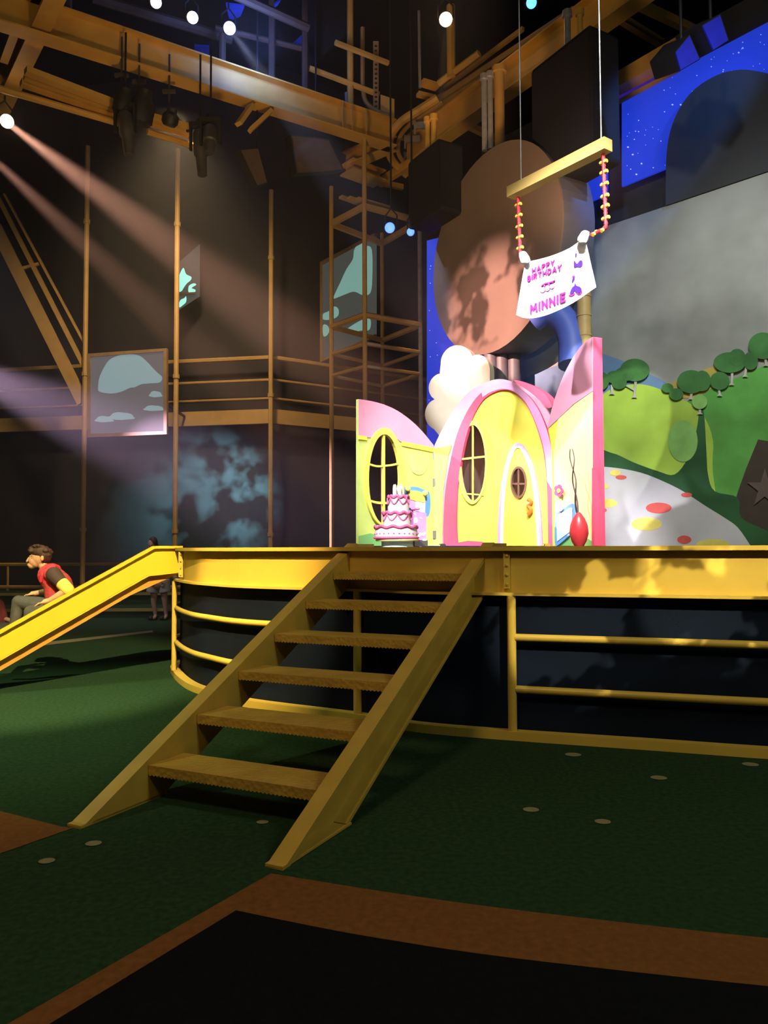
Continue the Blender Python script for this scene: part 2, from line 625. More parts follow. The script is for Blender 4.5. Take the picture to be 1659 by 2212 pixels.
for sd in (-1, 1):
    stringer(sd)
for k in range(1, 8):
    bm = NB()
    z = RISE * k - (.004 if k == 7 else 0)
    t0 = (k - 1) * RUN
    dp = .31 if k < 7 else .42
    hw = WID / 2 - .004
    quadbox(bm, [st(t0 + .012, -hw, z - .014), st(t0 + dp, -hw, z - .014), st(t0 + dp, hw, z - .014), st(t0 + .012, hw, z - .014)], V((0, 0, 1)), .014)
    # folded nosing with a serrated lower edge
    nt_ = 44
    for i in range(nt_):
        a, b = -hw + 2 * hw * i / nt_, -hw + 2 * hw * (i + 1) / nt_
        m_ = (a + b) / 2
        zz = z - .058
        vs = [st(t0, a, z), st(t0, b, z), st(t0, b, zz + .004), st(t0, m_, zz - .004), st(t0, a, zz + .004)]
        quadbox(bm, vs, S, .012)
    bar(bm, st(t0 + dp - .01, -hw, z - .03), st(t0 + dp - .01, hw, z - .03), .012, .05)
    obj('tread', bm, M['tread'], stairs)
# stiffening beams under the top landing, behind the last tread
bm = NB()
bar(bm, st(6 * RUN + .22, -.45, 1.385), st(6 * RUN + .22, .5, 1.385), .05, .10)
obj('landing_beam', bm, M['stair'], stairs)

# ------------------------------------------------------------------ slide
SD = V((-.85, -.53, 0)).normalized()
SQ = V((-.53, .85, 0)).normalized()
sl0 = pt(389, 1186, 9.25)
s_bend = .30
def solve_t(px):
    u = (px - W_ / 2) / F_
    return (u * sl0.y - sl0.x) / (SD.x - u * SD.y)
s_bend = solve_t(332)
tz = solve_t(0)
p_end = pt(0, 1368, (sl0 + SD * tz).y)
SM = (1.50 - p_end.z) / (tz - s_bend)
T_END = s_bend + (1.5 - .34) / SM
def sz(t):
    return 1.50 - max(0, t - s_bend) * SM
slide = thing('playground_slide', 'bright yellow straight metal slide running down from the stage', 'slide', sl0 + SD * 1.5 - V((0, 0, sl0.z)))
def sp(t, a, dz):
    p = sl0 + SD * t + SQ * a
    return V((p.x, p.y, sz(t) + dz))
HS = .285
for a, nm, dz in ((0, 'side_wall', 0), (.56, 'side_wall', -.14)):
    bm = NB()
    vs = [sp(0, a, dz), sp(s_bend, a, dz), sp(T_END, a, dz), sp(T_END, a, -HS), sp(s_bend + .06, a, -HS), sp(0, a, -HS)]
    quadbox(bm, vs, SQ, .02)
    obj(nm, bm, M['slide'], slide)
    bm = NB()
    for q0, q1 in (((0, 0)), (1, 1)) if False else (((-.02), s_bend), (s_bend, T_END)):
        bar(bm, sp(q0, a + .0, dz + .005), sp(q1, a + .0, dz + .005), .09, .03)
    bar(bm, sp(0, a + .01, -HS), sp(s_bend + .06, a + .01, -HS), .06, .016)
    bar(bm, sp(s_bend + .06, a + .01, -HS), sp(T_END, a + .01, -HS), .06, .016)
    obj('handrail', bm, M['slide'], slide)
bm = NB()
quadbox(bm, [sp(0, .02, -.17), sp(s_bend, .02, -.17), sp(s_bend, .62, -.17), sp(0, .62, -.17)], V((0, 0, -1)), .015)
quadbox(bm, [sp(s_bend, .02, -.17), sp(T_END, .02, -.17), sp(T_END, .62, -.17), sp(s_bend, .62, -.17)], V((0, 0, -1)), .015)
obj('chute', bm, M['slide'], slide)
M['orange'] = mat('orange yellow steel', (.75, .33, .05), .45)
bm = NB()
vs = [sp(-.05, .05, -HS + .0), sp(s_bend, .05, -HS), sp(T_END, .05, -HS), sp(T_END, .05, -HS - .13), sp(s_bend + .25, .05, -HS - .12)]
quadbox(bm, vs, SQ, .05)
obj('support_beam', bm, M['orange'], slide)
for t in (T_END - .35,):
    for a in (.06, .56):
        bm = NB()
        p = sp(t, a, -HS)
        tube(bm, [V((p.x, p.y, .0)), p], .03, 8)
        obj('leg', bm, M['slide'], slide, True)

# ------------------------------------------------------------------ far hall: risers, poles, balcony
M['nosing'] = mat('pale yellow step nosing', (.30, .27, .09), .7)
def band(bm, y0px, z, px0=-200, px1=380):
    a, b = hp(px0, y0px, z), hp(px1, y0px, z)
    return a, b
zs = [0, .17, .34]
terr = thing('seating_riser', 'low dark green carpeted riser steps with yellow nosings along back wall', 'riser', (-6, 18, 0))
for k, (Y, z) in enumerate(((17.0, .17), (18.6, .42))):
    bm = NB()
    xa, xb = -12.5, -3.0
    quadbox(bm, [(xa, Y, 0), (xb, Y, 0), (xb, Y + (1.6 if k == 0 else 1.7), 0), (xa, Y + (1.6 if k == 0 else 1.7), 0)], V((0, 0, 1)), z)
    obj('step', bm, M['green'], terr)
    bm = NB()
    bar(bm, (xa, Y - .01, z), (xb, Y - .01, z), .06, .06)
    obj('nosing', bm, M['nosing'], terr)

def pole(px0, py0, px1, py1, Y, r, m, label, name='steel_pole', grp=None, z0=None, z1=None):
    a, b = pt((px0 + px1) / 2, py0, Y), pt((px0 + px1) / 2, py1, Y)
    xc = pt((px0 + px1) / 2, (py0 + py1) / 2, Y).x
    bm = NB()
    za = a.z if z0 is None else z0
    zb = b.z if z1 is None else z1
    tube(bm, [(xc, Y, min(za, zb)), (xc, Y, max(za, zb))], r, 8)
    for k in range(3):
        zz = min(za, zb) + abs(za - zb) * (k + .5) / 3
        tube(bm, [(xc, Y, zz - .05), (xc, Y, zz + .05)], r * 1.35, 8)
    o = obj(name, bm, m, None, True)
    return tag(o, label, 'pole', grp)
pole(190, 280, 178, 1260, 19.8, .062, M['rail'], 'tall thin yellow pole left of the framed cloud screen', z0=0, z1=11.8)
pole(384, 285, 378, 1180, 19.2, .062, M['rail'], 'tall thin yellow pole just right of the framed cloud screen', z0=0, z1=11.4)
pole(587, 430, 583, 1160, 20.6, .062, M['rail'], 'tall thin yellow pole at the outward corner of the balcony', z0=0, z1=11.0)

bal = thing('balcony', 'yellow steel balcony with three-bar railing across the dark back wall', 'balcony', (-5, 21, 4))
YB = 20.9
Bc = pt(587, 1181, YB)
def bz(py): return pt(587, py, YB).z
b1 = Bc + DW1 * 10.4
b2 = Bc + AX * 9.0
for nm, pya, pyb, w in (('edge_beam', 884, 915, .12),):
    bm = NB()
    zc, hh = (bz(pya) + bz(pyb)) / 2, bz(pya) - bz(pyb)
    for e in (b1, b2):
        bar(bm, V((Bc.x, Bc.y, zc)), V((e.x, e.y, zc)), w, hh)
    obj(nm, bm, M['rail'], bal)
for py, r in ((772, .06), (820, .035), (860, .03)):
    bm = NB()
    z = bz(py)
    for e in (b1, b2):
        s_ = Bc
        tube(bm, [V((s_.x, s_.y, z)), V((e.x, e.y, z))], r, 6)
    obj('rail', bm, M['rail'], bal)
bm = NB()
zf = bz(905)
quadbox(bm, [V((b1.x, b1.y, zf)), V((Bc.x, Bc.y, zf)), V((CORNER.x, CORNER.y, zf)) - V((0, .05, 0)), V((w1e.x + .5, w1e.y - .15, zf))], V((0, 0, 1)), .04)
obj('walkway_floor', bm, M['black'], bal)
# lower wall rails
for py, Yw in ((1220, 20.6), (1270, 20.6)):
    pass
wr = thing('wall_guard_rail', 'two-bar yellow guard rail low along the dark back wall', 'railing', (-8, 20.4, .5))
for z in (pt(150, 1220, 20.3).z, pt(150, 1270, 20.3).z):
    bm = NB()
    a, b = pt(-40, 1181, 21.0), pt(560, 1181, 20.2)
    tube(bm, [V((a.x, a.y, z)), V((b.x, b.y, z))], .05, 6)
    obj('rail', bm, M['rail'], wr, True)
for q in (.1, .5, .9):
    p = pt(-40, 1181, 21.0).lerp(pt(560, 1181, 20.2), q)
    bm = NB()
    tube(bm, [V((p.x, p.y, 0)), V((p.x, p.y, 1.1))], .03, 6)
    obj('post', bm, M['rail'], wr, True)

# diagonal stair on the far left wall
ds = thing('wall_staircase', 'steep diagonal brown steel staircase high at far left wall', 'stairs', pt(90, 700, 19.9))
for (x0, y0, x1, y1, w, nm) in ((-10, 490, 180, 870, .30, 'stringer'), (-20, 395, 186, 800, .10, 'handrail'), (10, 420, 186, 748, .05, 'handrail')):
    bm = NB()
    bar(bm, pt(x0, y0, 19.9), pt(x1, y1, 19.9), .10, w)
    obj(nm, bm, M['rail'], ds)
bm = NB()
bar(bm, pt(36, 583, 19.9), pt(84, 570, 19.9), .06, .07)
obj('brace', bm, M['rail'], ds)

# ------------------------------------------------------------------ cloud screens
def screen_mat(name, lo, hi, sx, thr, estr):
    m = bpy.data.materials.new(name)
    m.use_nodes = True
    nt = m.node_tree
    b = nt.nodes['Principled BSDF']
    tc = nt.nodes.new('ShaderNodeTexCoord')
    ns = nt.nodes.new('ShaderNodeTexNoise')
    ns.inputs['Scale'].default_value = sx
    ns.inputs['Detail'].default_value = 5
    r = nt.nodes.new('ShaderNodeValToRGB')
    r.color_ramp.elements[0].position = thr
    r.color_ramp.elements[1].position = thr + .03
    r.color_ramp.elements[0].color = lo + (1,)
    r.color_ramp.elements[1].color = hi + (1,)
    nt.links.new(tc.outputs['Object'], ns.inputs['Vector'])
    nt.links.new(ns.outputs[0], r.inputs[0])
    nt.links.new(r.outputs[0], b.inputs['Emission Color'])
    b.inputs['Emission Strength'].default_value = estr
    b.inputs['Base Color'].default_value = (.05, .05, .05, 1)
    return m
def emit(name, col, s=1.0):
    return mat(name, tuple(c * .3 for c in col), .6, 0, .05, 3, emit=col, estr=s)
M['sc_grey'] = emit('screen dusk grey', (.115, .105, .115))
M['sc_grey2'] = emit('screen dusk brown', (.14, .105, .11))
M['sc_cloud'] = emit('screen cloud pale', (.21, .30, .32))
M['sc_dark'] = emit('screen dark green grey', (.050, .055, .050))
M['sc_teal'] = emit('screen cloud teal', (.17, .33, .29))
M['sc_cyan'] = emit('screen cloud bright cyan', (.34, .92, .80))
M['sc_frame'] = mat('brown screen frame', (.30, .20, .11), .6)
def cloud(cx, cy, rx, ry, n=36, bumps=7, ph=0.0, amp=.13, flat=True):
    out = []
    for k in range(n * 2):
        t = 2 * PI * k / (n * 2)
        r = 1 + amp * abs(math.sin(bumps * t / 2 + ph)) - amp * .5 + .05 * math.sin(3 * t + ph)
        x, y = rx * r * math.cos(t), ry * r * math.sin(t)
        if flat and y > 0:
            y *= .45
        out.append((cx + x, cy + y))
    return out
PS = pxplane(190, 18.2, 358, 17.9)
s1 = thing('cloud_screen', 'square framed screen showing a pale cloud, hung on the balcony', 'screen', PS.at(274, 945))
bm = NB()
prism(bm, PS, [(194, 770), (354, 758), (354, 932), (194, 938)], (), .0, .05)
obj('screen_panel', bm, M['sc_grey'], s1)
bm = NB()
prism(bm, PS, [(188, 764), (360, 752), (360, 938), (188, 945)], [[(195, 771), (353, 759), (353, 931), (195, 937)]], .03, .09)
obj('frame', bm, M['sc_frame'], s1)
bm = NB()
main = smooth_poly([(212, 835), (216, 812), (232, 782), (250, 770), (275, 765), (300, 768), (316, 780), (330, 795), (340, 805), (350, 815), (345, 826), (325, 828), (305, 830), (292, 836), (280, 838), (262, 846), (240, 850), (215, 846)], 5, True)
prism(bm, PS, main, (), .004, .003)
for c in ((336, 854, 14, 9), (332, 884, 22, 8), (262, 902, 28, 11), (225, 908, 20, 9)):
    prism(bm, PS, cloud(*c, 20, 5, .4), (), .004, .003)
obj('cloud_image', bm, M['sc_cloud'], s1)

bm = NB()
for x in (215, 330):
    p = PS.at(x, 850, -.06)
    bar(bm, p, V((p.x - .1, 21.9, p.z)), .05, .05)
obj('wall_bracket', bm, M['black'], s1)
PT = pxplane(693, 21.2, 805, 19.2)
s2 = thing('cloud_screen', 'tall angled screen with teal cloud behind the square rail cage', 'screen', PT.at(750, 778))
bm = NB()
prism(bm, PT, [(693, 570), (808, 508), (808, 724), (693, 780)], (), 0, .08)
obj('screen_panel', bm, M['sc_dark'], s2)
bm = NB()
prism(bm, PT, [(691, 566), (809, 503), (809, 510), (696, 572), (696, 776), (808, 722), (808, 728), (691, 783)], (), .02, .08)
obj('frame', bm, M['sc_frame'], s2)
bm = NB()
prism(bm, PT, smooth_poly([(721, 640), (735, 610), (748, 582), (762, 560), (765, 540), (776, 526), (790, 530), (803, 540), (804, 600), (800, 632), (785, 638), (765, 630), (745, 636), (722, 645)], 4, True), (), .004, .003)
prism(bm, PT, smooth_poly([(698, 678), (710, 672), (722, 662), (731, 668), (730, 682), (716, 690), (698, 690)], 4, True), (), .004, .003)
prism(bm, PT, smooth_poly([(698, 702), (708, 704), (711, 716), (704, 726), (698, 724)], 4, True), (), .004, .003)
prism(bm, PT, smooth_poly([(745, 715), (765, 700), (785, 690), (800, 690), (798, 712), (780, 714), (760, 718)], 4, True), (), .004, .003)
obj('cloud_image', bm, M['sc_teal'], s2)

PU = pxplane(385, 20.6, 432, 21.0)
s3 = thing('cloud_screen', 'small far screen lit bright cyan beside the tall thin pole', 'screen', PU.at(408, 670))
bm = NB()
prism(bm, PU, [(383, 570), (432, 527), (432, 640), (383, 672)], (), 0, .05)
obj('screen_panel', bm, M['sc_dark'], s3)
bm = NB()
prism(bm, PU, smooth_poly([(385, 625), (386, 600), (392, 584), (397, 579), (402, 592), (413, 598), (412, 605), (404, 612), (398, 620), (392, 629), (385, 630)], 4, True), (), .004, .003)
prism(bm, PU, smooth_poly([(408, 618), (418, 612), (424, 615), (414, 622), (422, 626), (420, 632), (408, 632)], 4, True), (), .004, .003)
prism(bm, PU, smooth_poly([(386, 658), (390, 648), (398, 644), (402, 640), (402, 652), (394, 660), (388, 664)], 4, True), (), .004, .003)
obj('cloud_image', bm, M['sc_cyan'], s3)
bm = NB()
bar(bm, PU.at(381, 636, .08), PU.at(422, 633, .08), .05, .05)
obj('cross_bar', bm, M['darkpipe'], s3)
bm = NB()
p = PU.at(408, 600, -.05)
bar(bm, p, V((p.x, 21.7, p.z)), .05, .05)
obj('wall_bracket', bm, M['black'], s3)

# ------------------------------------------------------------------ square rail cage tower
cage = thing('rail_cage_tower', 'square yellow pipe cage tower with stacked rails beside the storybook house', 'tower', pt(800, 1181, 17.2) - V((0, 0, 1.5)))
n0 = pt(788, 680, 16.5)
zc = n0.z
cl, cr, cf = hp(716, 706, zc), hp(908, 702, zc), hp(826, 735, zc)
cn = V((n0.x, n0.y, 0)); cl.z = cr.z = cf.z = 0
for nm, p, z0, z1, m, r in (('post', cn, 0, 10.2, 'rail', .05), ('post', cl, 0, 9.6, 'rail', .05), ('post', cf, 0, 9.0, 'rail', .045), ('post', cr, 0, 9.4, 'silver', .05)):
    bm = NB()
    tube(bm, [p + V((0, 0, z0)), p + V((0, 0, z1))], r, 8)
    obj(nm, bm, M[m], cage, True)
for py, r in ((680, .065), (742, .045), (791, .04)):
    z = pt(788, py, n0.y).z
    for a, b in ((cn, cl), (cl, cf), (cf, cr), (cr, cn)):
        bm = NB()
        tube(bm, [a + V((0, 0, z)), b + V((0, 0, z))], r, 6)
        obj('rail', bm, M['rail'], cage, True)
plat = [(z, s) for z, s in ((8.75, 1.0), (9.35, 1.0))]
for z in (8.75,):
    bm = NB()
    for a, b in ((cn, cl), (cl, cf), (cf, cr), (cr, cn)):
        bar(bm, a + V((0, 0, z)), b + V((0, 0, z)), .08, .12)
    obj('top_frame', bm, M['rail'], cage)
for k in range(3):
    bm = NB()
    q = (k + .5) / 4
    a, b = cn.lerp(cl, q), cr.lerp(cf, q)
    a = a.lerp(b, -.05)
    bar(bm, a + V((0, 0, 8.95 + .12 * k)), a.lerp(b, .55) + V((0, 0, 8.95 + .12 * k)), .12, .05)
    obj('grating_bar', bm, M['rail'], cage)

# ------------------------------------------------------------------ overhead gantry
ZG = 10.2
gc = hp(848, 322, ZG)
g_l0 = hp(-40, 40, ZG)
g_l1 = hp(95, 86, ZG)
g_r = hp(1420, -25, ZG)
gan = thing('gantry', 'large yellow I-beam gantry crossing overhead with corner joint', 'gantry', gc)
bm = NB()
ibeam(bm, gc + (g_l1 - gc) * 1.16, gc, .34, .60)
obj('main_beam', bm, M['gantry'], gan)
bm = NB()
ibeam(bm, hp(880, 360, ZG), hp(1420, -23, ZG), .34, .60)
obj('cross_beam', bm, M['gantry'], gan)
bm = NB()
ibeam(bm, hp(128, -20, ZG + .1), hp(0, 250, ZG + .1), .30, .5)
obj('left_beam', bm, M['gantry'], gan)
bm = NB()
ibeam(bm, gc, hp(748, 365, ZG), .30, .35)
ibeam(bm, hp(748, 372, ZG - .2), hp(820, 398, ZG - .2), .5, .25)
bar(bm, hp(820, 395, ZG), hp(915, 335, ZG), .12, .2)
bar(bm, hp(815, 393, ZG - .15), hp(870, 405, ZG - .15), .1, .12)
obj('corner_bracket', bm, M['gantry'], gan)
for (x, y) in ((742, 285), (762, 290), (792, 300)):
    bm = NB()
    p = hp(x, y, ZG)
    bar(bm, p + V((0, -.17, .03)), p + V((0, -.17, .52)), .03, .14, V((0, 1, 0)))
    obj('stiffener', bm, M['track'], gan)
up = V((0, 0, 1))
bm = NB()
tube(bm, [hp(757, 262, ZG + .5), hp(757, 262, ZG + .5) + up * 2.9], .07, 8)
obj('upright_post', bm, M['gantry'], gan, True)
for (x0, y0, x1, y1) in ((668, 147, 818, 204), (725, 92, 838, 136)):
    bm = NB()
    Yp = hp(757, 262, ZG + .5).y
    tube(bm, [pt(x0, y0, Yp - .45), pt(x1, y1, Yp + .3)], .065, 6)
    obj('upper_rail', bm, M['gantry'], gan, True)
bm = NB()
Yp = hp(757, 262, ZG + .5).y + .2
tube(bm, [pt(x, y, Yp) for x, y in smooth_poly([(783, 60), (783, 150), (784, 195), (792, 222), (815, 240), (840, 250)], 4)], .05, 6)
obj('conduit', bm, M['track'], gan, True)
bm = NB()
bar(bm, pt(812, 90, Yp), pt(812, 235, Yp), .12, .04, V((0, 1, 0)))
for k in range(14):
    bar(bm, pt(812, 98 + k * 10, Yp - .03), pt(812, 101 + k * 10, Yp - .03), .05, .02, V((0, 1, 0)), 1)
obj('cable_tray', bm, [M['track'], M['black']], gan)
bm = NB()
tube(bm, [pt(x, y, Yp - .5) for x, y in smooth_poly([(560, 186), (640, 213), (700, 235), (735, 243), (748, 235), (748, 200)], 4)], .035, 6)
obj('conduit', bm, M['silver'], gan, True)
bm = NB()
pa = pt(822, 205, Yp)
quadbox(bm, [pt(822, 204, Yp), pt(852, 214, Yp), pt(852, 262, Yp), pt(822, 250, Yp)], V((0, 1, 0)), .12)
obj('junction_box', bm, M['gantry'], gan)
# overhead hangers
for i, (x, y0, y1, lb) in enumerate(((147, -10, 48, 'dark vertical hanger pipe near the left end of the main beam'),
                                     (480, 75, 176, 'dark vertical hanger pipe right under the third white lamp'),
                                     (587, -10, 200, 'dark vertical hanger pipe in the middle of the main beam'),
                                     (659, -10, 222, 'long dark vertical hanger pipe left of the black drape'))):
    q = hp(x, y1, ZG + .6)
    bm = NB()
    tube(bm, [q, V((q.x, q.y, pt(x, y0, q.y).z))], .07, 8)
    tag(obj('hanger_pipe', bm, M['darkpipe'], None, True), lb, 'pipe', 'overhead hanger pipes')
# parallel ceiling bars above the main beam
for i, (x0, y0, x1, y1, r, lb) in enumerate(((200, -5, 500, 85, .10, 'lamp-carrying brown ceiling pipe at top left'),
                                             (505, -12, 665, 60, .09, 'brown ceiling pipe right of the white lamps'),
                                             (465, 60, 665, 108, .06, 'thin lower brown ceiling pipe behind the hangers'))):
    bm = NB()
    tube(bm, [hp(x0, y0, 12.0), hp(x1, y1, 12.0)], r, 8)
    tag(obj('ceiling_pipe', bm, M['darkpipe'], None, True), lb, 'pipe', 'ceiling pipes above the gantry')
bm = NB()
quadbox(bm, [pt(662, -60, 16.8), pt(762, -60, 16.8), pt(757, 66, 16.8), pt(664, 150, 16.8)], V((0, 1, 0)), .1)
tag(obj('black_drape', bm, M['ceil']), 'black drape hanging at top centre between the gantry pipes', 'drape')

# secondary track under the main beam
trk = thing('lighting_track', 'triple brown yellow lighting track under the main gantry beam at left', 'track', hp(240, 240, 9.4))
for (x0, y0, x1, y1, w, h, nm) in ((55, 152, 252, 226, .16, .10, 'channel'), (52, 166, 254, 238, .10, .08, 'channel'), (45, 178, 258, 250, .16, .10, 'channel'),
                                   (318, 248, 412, 274, .10, .08, 'channel'), (318, 262, 408, 290, .14, .10, 'channel')):
    bm = NB()
    bar(bm, hp(x0, y0, 9.5), hp(x1, y1, 9.5), w, h)
    obj(nm, bm, M['gantry'], trk)
bm = NB()
tube(bm, [hp(-20, 186, 9.35), hp(276, 272, 9.35)], .06, 8)
tube(bm, [hp(318, 284, 9.35), hp(426, 318, 9.35)], .06, 8)
obj('lower_pipe', bm, M['gantry'], trk, True)
for x, y, x2, y2 in ((543, 228, 515, 268), (585, 240, 540, 282)):
    bm = NB()
    bar(bm, hp(x, y, 10.1), hp(x2, y2, 9.6), .16, .08)
    obj('outrigger', bm, M['gantry'], trk)
for (x0, y0, x1, y1) in ((-10, 50, 62, 78), (-10, 168, 20, 178), (38, 50, 8, 130)):
    bm = NB()
    bar(bm, hp(x0, y0, 10.5), hp(x1, y1, 10.5), .14, .12)
    obj('stub_bar', bm, M['gantry'], trk)

# conveyor-like track above the stage on the right
cv = thing('overhead_track', 'bundle of brown yellow rails with curved end above the stage', 'track', hp(1000, 230, 10.9))
for (x0, y0, x1, y1, z, w, h) in ((905, 262, 1290, 20, 10.9, .12, .16), (880, 262, 1240, 22, 11.1, .08, .12), (915, 240, 1180, 70, 11.3, .14, .20),
                                  (960, 190, 1130, 62, 11.5, .07, .08), (930, 285, 1230, 110, 10.8, .10, .10)):
    bm = NB()
    bar(bm, hp(x0, y0, z), hp(x1, y1, z), w, h)
    obj('rail', bm, M['track'], cv)
bm = NB()
ctr = smooth_poly([(945, 212), (905, 238), (868, 262), (845, 292), (840, 325), (852, 352), (880, 378)], 6)
tube(bm, [hp(x, y, 10.9 - i * .02) for i, (x, y) in enumerate(ctr)], .09, 8)
obj('curved_rail', bm, M['gantry'], cv, True)
bm = NB()
ctr = smooth_poly([(955, 220), (918, 246), (884, 270), (864, 296), (860, 325), (868, 345), (888, 366)], 6)
tube(bm, [hp(x, y, 10.9 - i * .02) for i, (x, y) in enumerate(ctr)], .05, 8)
obj('curved_rail', bm, M['track'], cv, True)
for x, y in ((873, 302), (872, 337), (894, 272)):
    bm = NB()
    p = hp(x, y, 10.5)
    bar(bm, p, p + V((.35, 0, .02)), .06, .14)
    bar(bm, p + V((.02, 0, -.2)), p + V((.02, 0, .1)), .04, .05, V((0, 1, 0)))
    obj('roller_bracket', bm, M['silver'], cv)
bm = NB()
bar(bm, hp(911, 178, 11.3), hp(945, 188, 11.3), .18, .10)
bar(bm, hp(902, 203, 11.2), hp(938, 212, 11.2), .14, .08)
obj('end_clamp', bm, M['gantry'], cv)
bm = NB()
p = hp(975, 165, 11.2)
tube(bm, [p, p + up * 1.5], .09, 8)
tube(bm, [hp(948, 180, 11.2), hp(1035, 115, 11.4)], .07, 8)
obj('upright_post', bm, M['gantry'], cv, True)
bm = NB()
tube(bm, [pt(905, 24, 15.5), pt(907, 190, 15.5)], .03, 8)
tag(obj('thin_rod', bm, M['silver'], None, True), 'thin shiny vertical rod hanging left of the warm lamp', 'rod')

# ------------------------------------------------------------------ stage lamps
def lamp_mat(name, col, s):
    return mat(name, (.8, .8, .8), .3, 0, .02, 3, emit=col, estr=s)
M['l_warm'] = lamp_mat('warm lamp glass', (1, .62, .36), 30)
M['l_white'] = lamp_mat('white lamp glass', (.80, .78, 1), 14)
M['l_blue'] = lamp_mat('blue lamp glass', (.02, .16, 1), 3)
M['l_cyan'] = lamp_mat('blue white lamp glass', (.05, .35, 1), 3)
def stage_lamp(pos, target, r, L, lens, label, hang=.5, name='stage_lamp', grp='stage lamps', rod=0):
    pos = V(pos)
    d = (V(target) - pos).normalized()
    t = thing(name, label, 'lamp', pos, grp)
    bm = NB()
    lathe(bm, pos - d * L, [(r * .55, -.04), (r * .8, 0), (r * .8, L * .5), (r * 1.08, L * .6), (r * 1.08, L)], 20, d)
    obj('housing', bm, M['black'], t, True)
    bm = NB()
    lathe(bm, pos + d * .0, [(r * .98, .0), (r * .9, r * .15), (r * .5, r * .32), (0.01, r * .38)], 20, d)
    obj('lens', bm, lens, t, True)
    bm = NB()
    s = d.cross(V((0, 0, 1)))
    s = s.normalized() if s.length > .01 else V((1, 0, 0))
    c = pos - d * L * .55
    tp = c + V((0, 0, hang))
    tube(bm, [c + s * r * 1.15, c + s * r * 1.15 + V((0, 0, hang * .5)), tp - V((0, 0, .1)), c - s * r * 1.15 + V((0, 0, hang * .5)), c - s * r * 1.15], .018, 6)
    tube(bm, [tp - V((0, 0, .1)), V((tp.x, tp.y, max(tp.z, rod))) if rod else tp], .02, 6)
    obj('yoke', bm, M['black'], t, True)
    return t
cam_p = V((0, 0, 1.5))
house_c = pt(1180, 985, 10.0)
stage_lamp(LAMP_A, LAMP_A + (cam_p - LAMP_A) * .6 + V((3.2, 0, 0)), .125, .34, M['l_warm'], 'glaring warm lamp at far left end of the gantry')
for (x, y, r, lb) in ((337, 5, .10, 'white lamp at the top edge, leftmost of the three white lamps'),
                      (416, 38, .105, 'round white lamp, middle one of the three white lamps'),
                      (496, 61, .115, 'round white lamp, rightmost of the three white lamps')):
    p = hp(x, y, 11.5)
    stage_lamp(p, p + (cam_p - p) * .5 + V((1.2, 0, 0)), r, .32, M['l_white'], lb)
stage_lamp(LAMP_C, LAMP_C + (cam_p - LAMP_C) * .5 + V((0, 0, -1)), .125, .34, M['l_warm'], 'glaring warm lamp above the stage track')
p = hp(1148, 6, 11.6)
stage_lamp(p, p + (cam_p - p) * .5 + V((2, 0, 0)), .10, .3, M['l_cyan'], 'blue lamp at the top edge above the overhead track')
for (x, y, r, lb) in ((842, 492, .105, 'blue glowing lamp left of its twin beside the big disc'), (887, 501, .08, 'smaller blue glowing lamp closest to the big disc')):
    p = pt(x, y, 15.6)
    stage_lamp(p, p + (cam_p - p) * .5 + V((-1.4, 0, 0)), r, .3, M['l_blue'], lb, rod=14.98)
# dark, unlit moving lights and loudspeakers under the track
for (x0, y0, x1, y1, lb) in ((270, 250, 279, 335, 'long dark moving light hanging left under the lighting track'),
                             (432, 290, 437, 378, 'long dark moving light hanging right of the lighting track'),
                             (455, 280, 452, 330, 'short dark moving light behind the long right one')):
    p = hp(x0, y0, 9.1)
    q = pt(x1, y1, p.y - .1)
    t = thing('moving_light', lb, 'lamp', p, 'unlit moving lights')
    bm = NB()
    lathe(bm, p, [(.10, -.05), (.13, .0), (.13, (q - p).length * .5), (.10, (q - p).length * .55), (.085, (q - p).length)], 14, (q - p))
    obj('head', bm, M['blackgrey'], t, True)
    bm = NB()
    bar(bm, p + V((-.17, 0, .15)), p + V((-.17, 0, -.3)), .04, .08, V((0, 1, 0)))
    bar(bm, p + V((.17, 0, .15)), p + V((.17, 0, -.3)), .04, .08, V((0, 1, 0)))
    bar(bm, p + V((-.19, 0, .17)), p + V((.19, 0, .17)), .12, .08)
    tube(bm, [p + V((0, 0, .17)), V((p.x, p.y, 10.6))], .02, 6)
    if x0 > 400:
        tube(bm, [p + V((0, 0, .3)), hp(405, 283, 9.5)], .03, 6)
    obj('yoke', bm, M['black'], t)
for (x, y, w, h, lb) in ((262, 222, .35, .45, 'black lamp body clamped at the end of the left track channels'),
                         (300, 235, .45, .6, 'larger black lamp body between the two track sections'),
                         (365, 255, .3, .3, 'small black lamp body over the short track section')):
    p = hp(x, y, 9.4)
    t = thing('dark_stage_light', lb, 'lamp', p, 'unlit lamp bodies on the track')
    bm = NB()
    lathe(bm, p - V((0, 0, h * .5)), [(w * .35, 0), (w * .5, .06), (w * .5, h * .6), (w * .3, h * .8), (w * .3, h)], 12, V((.3, -.3, 1)))
    obj('housing', bm, M['black'], t, True)
    bm = NB()
    tube(bm, [p, V((p.x, p.y, 10.6))], .02, 6)
    bar(bm, p + V((-.12, 0, .5)), p + V((.12, 0, .5)), .06, .06)
    obj('clamp', bm, M['blackgrey'], t)
M['spk'] = mat('grey brown speaker face', (.105, .075, .075), .8, 0, .15, 6, .3, 200)
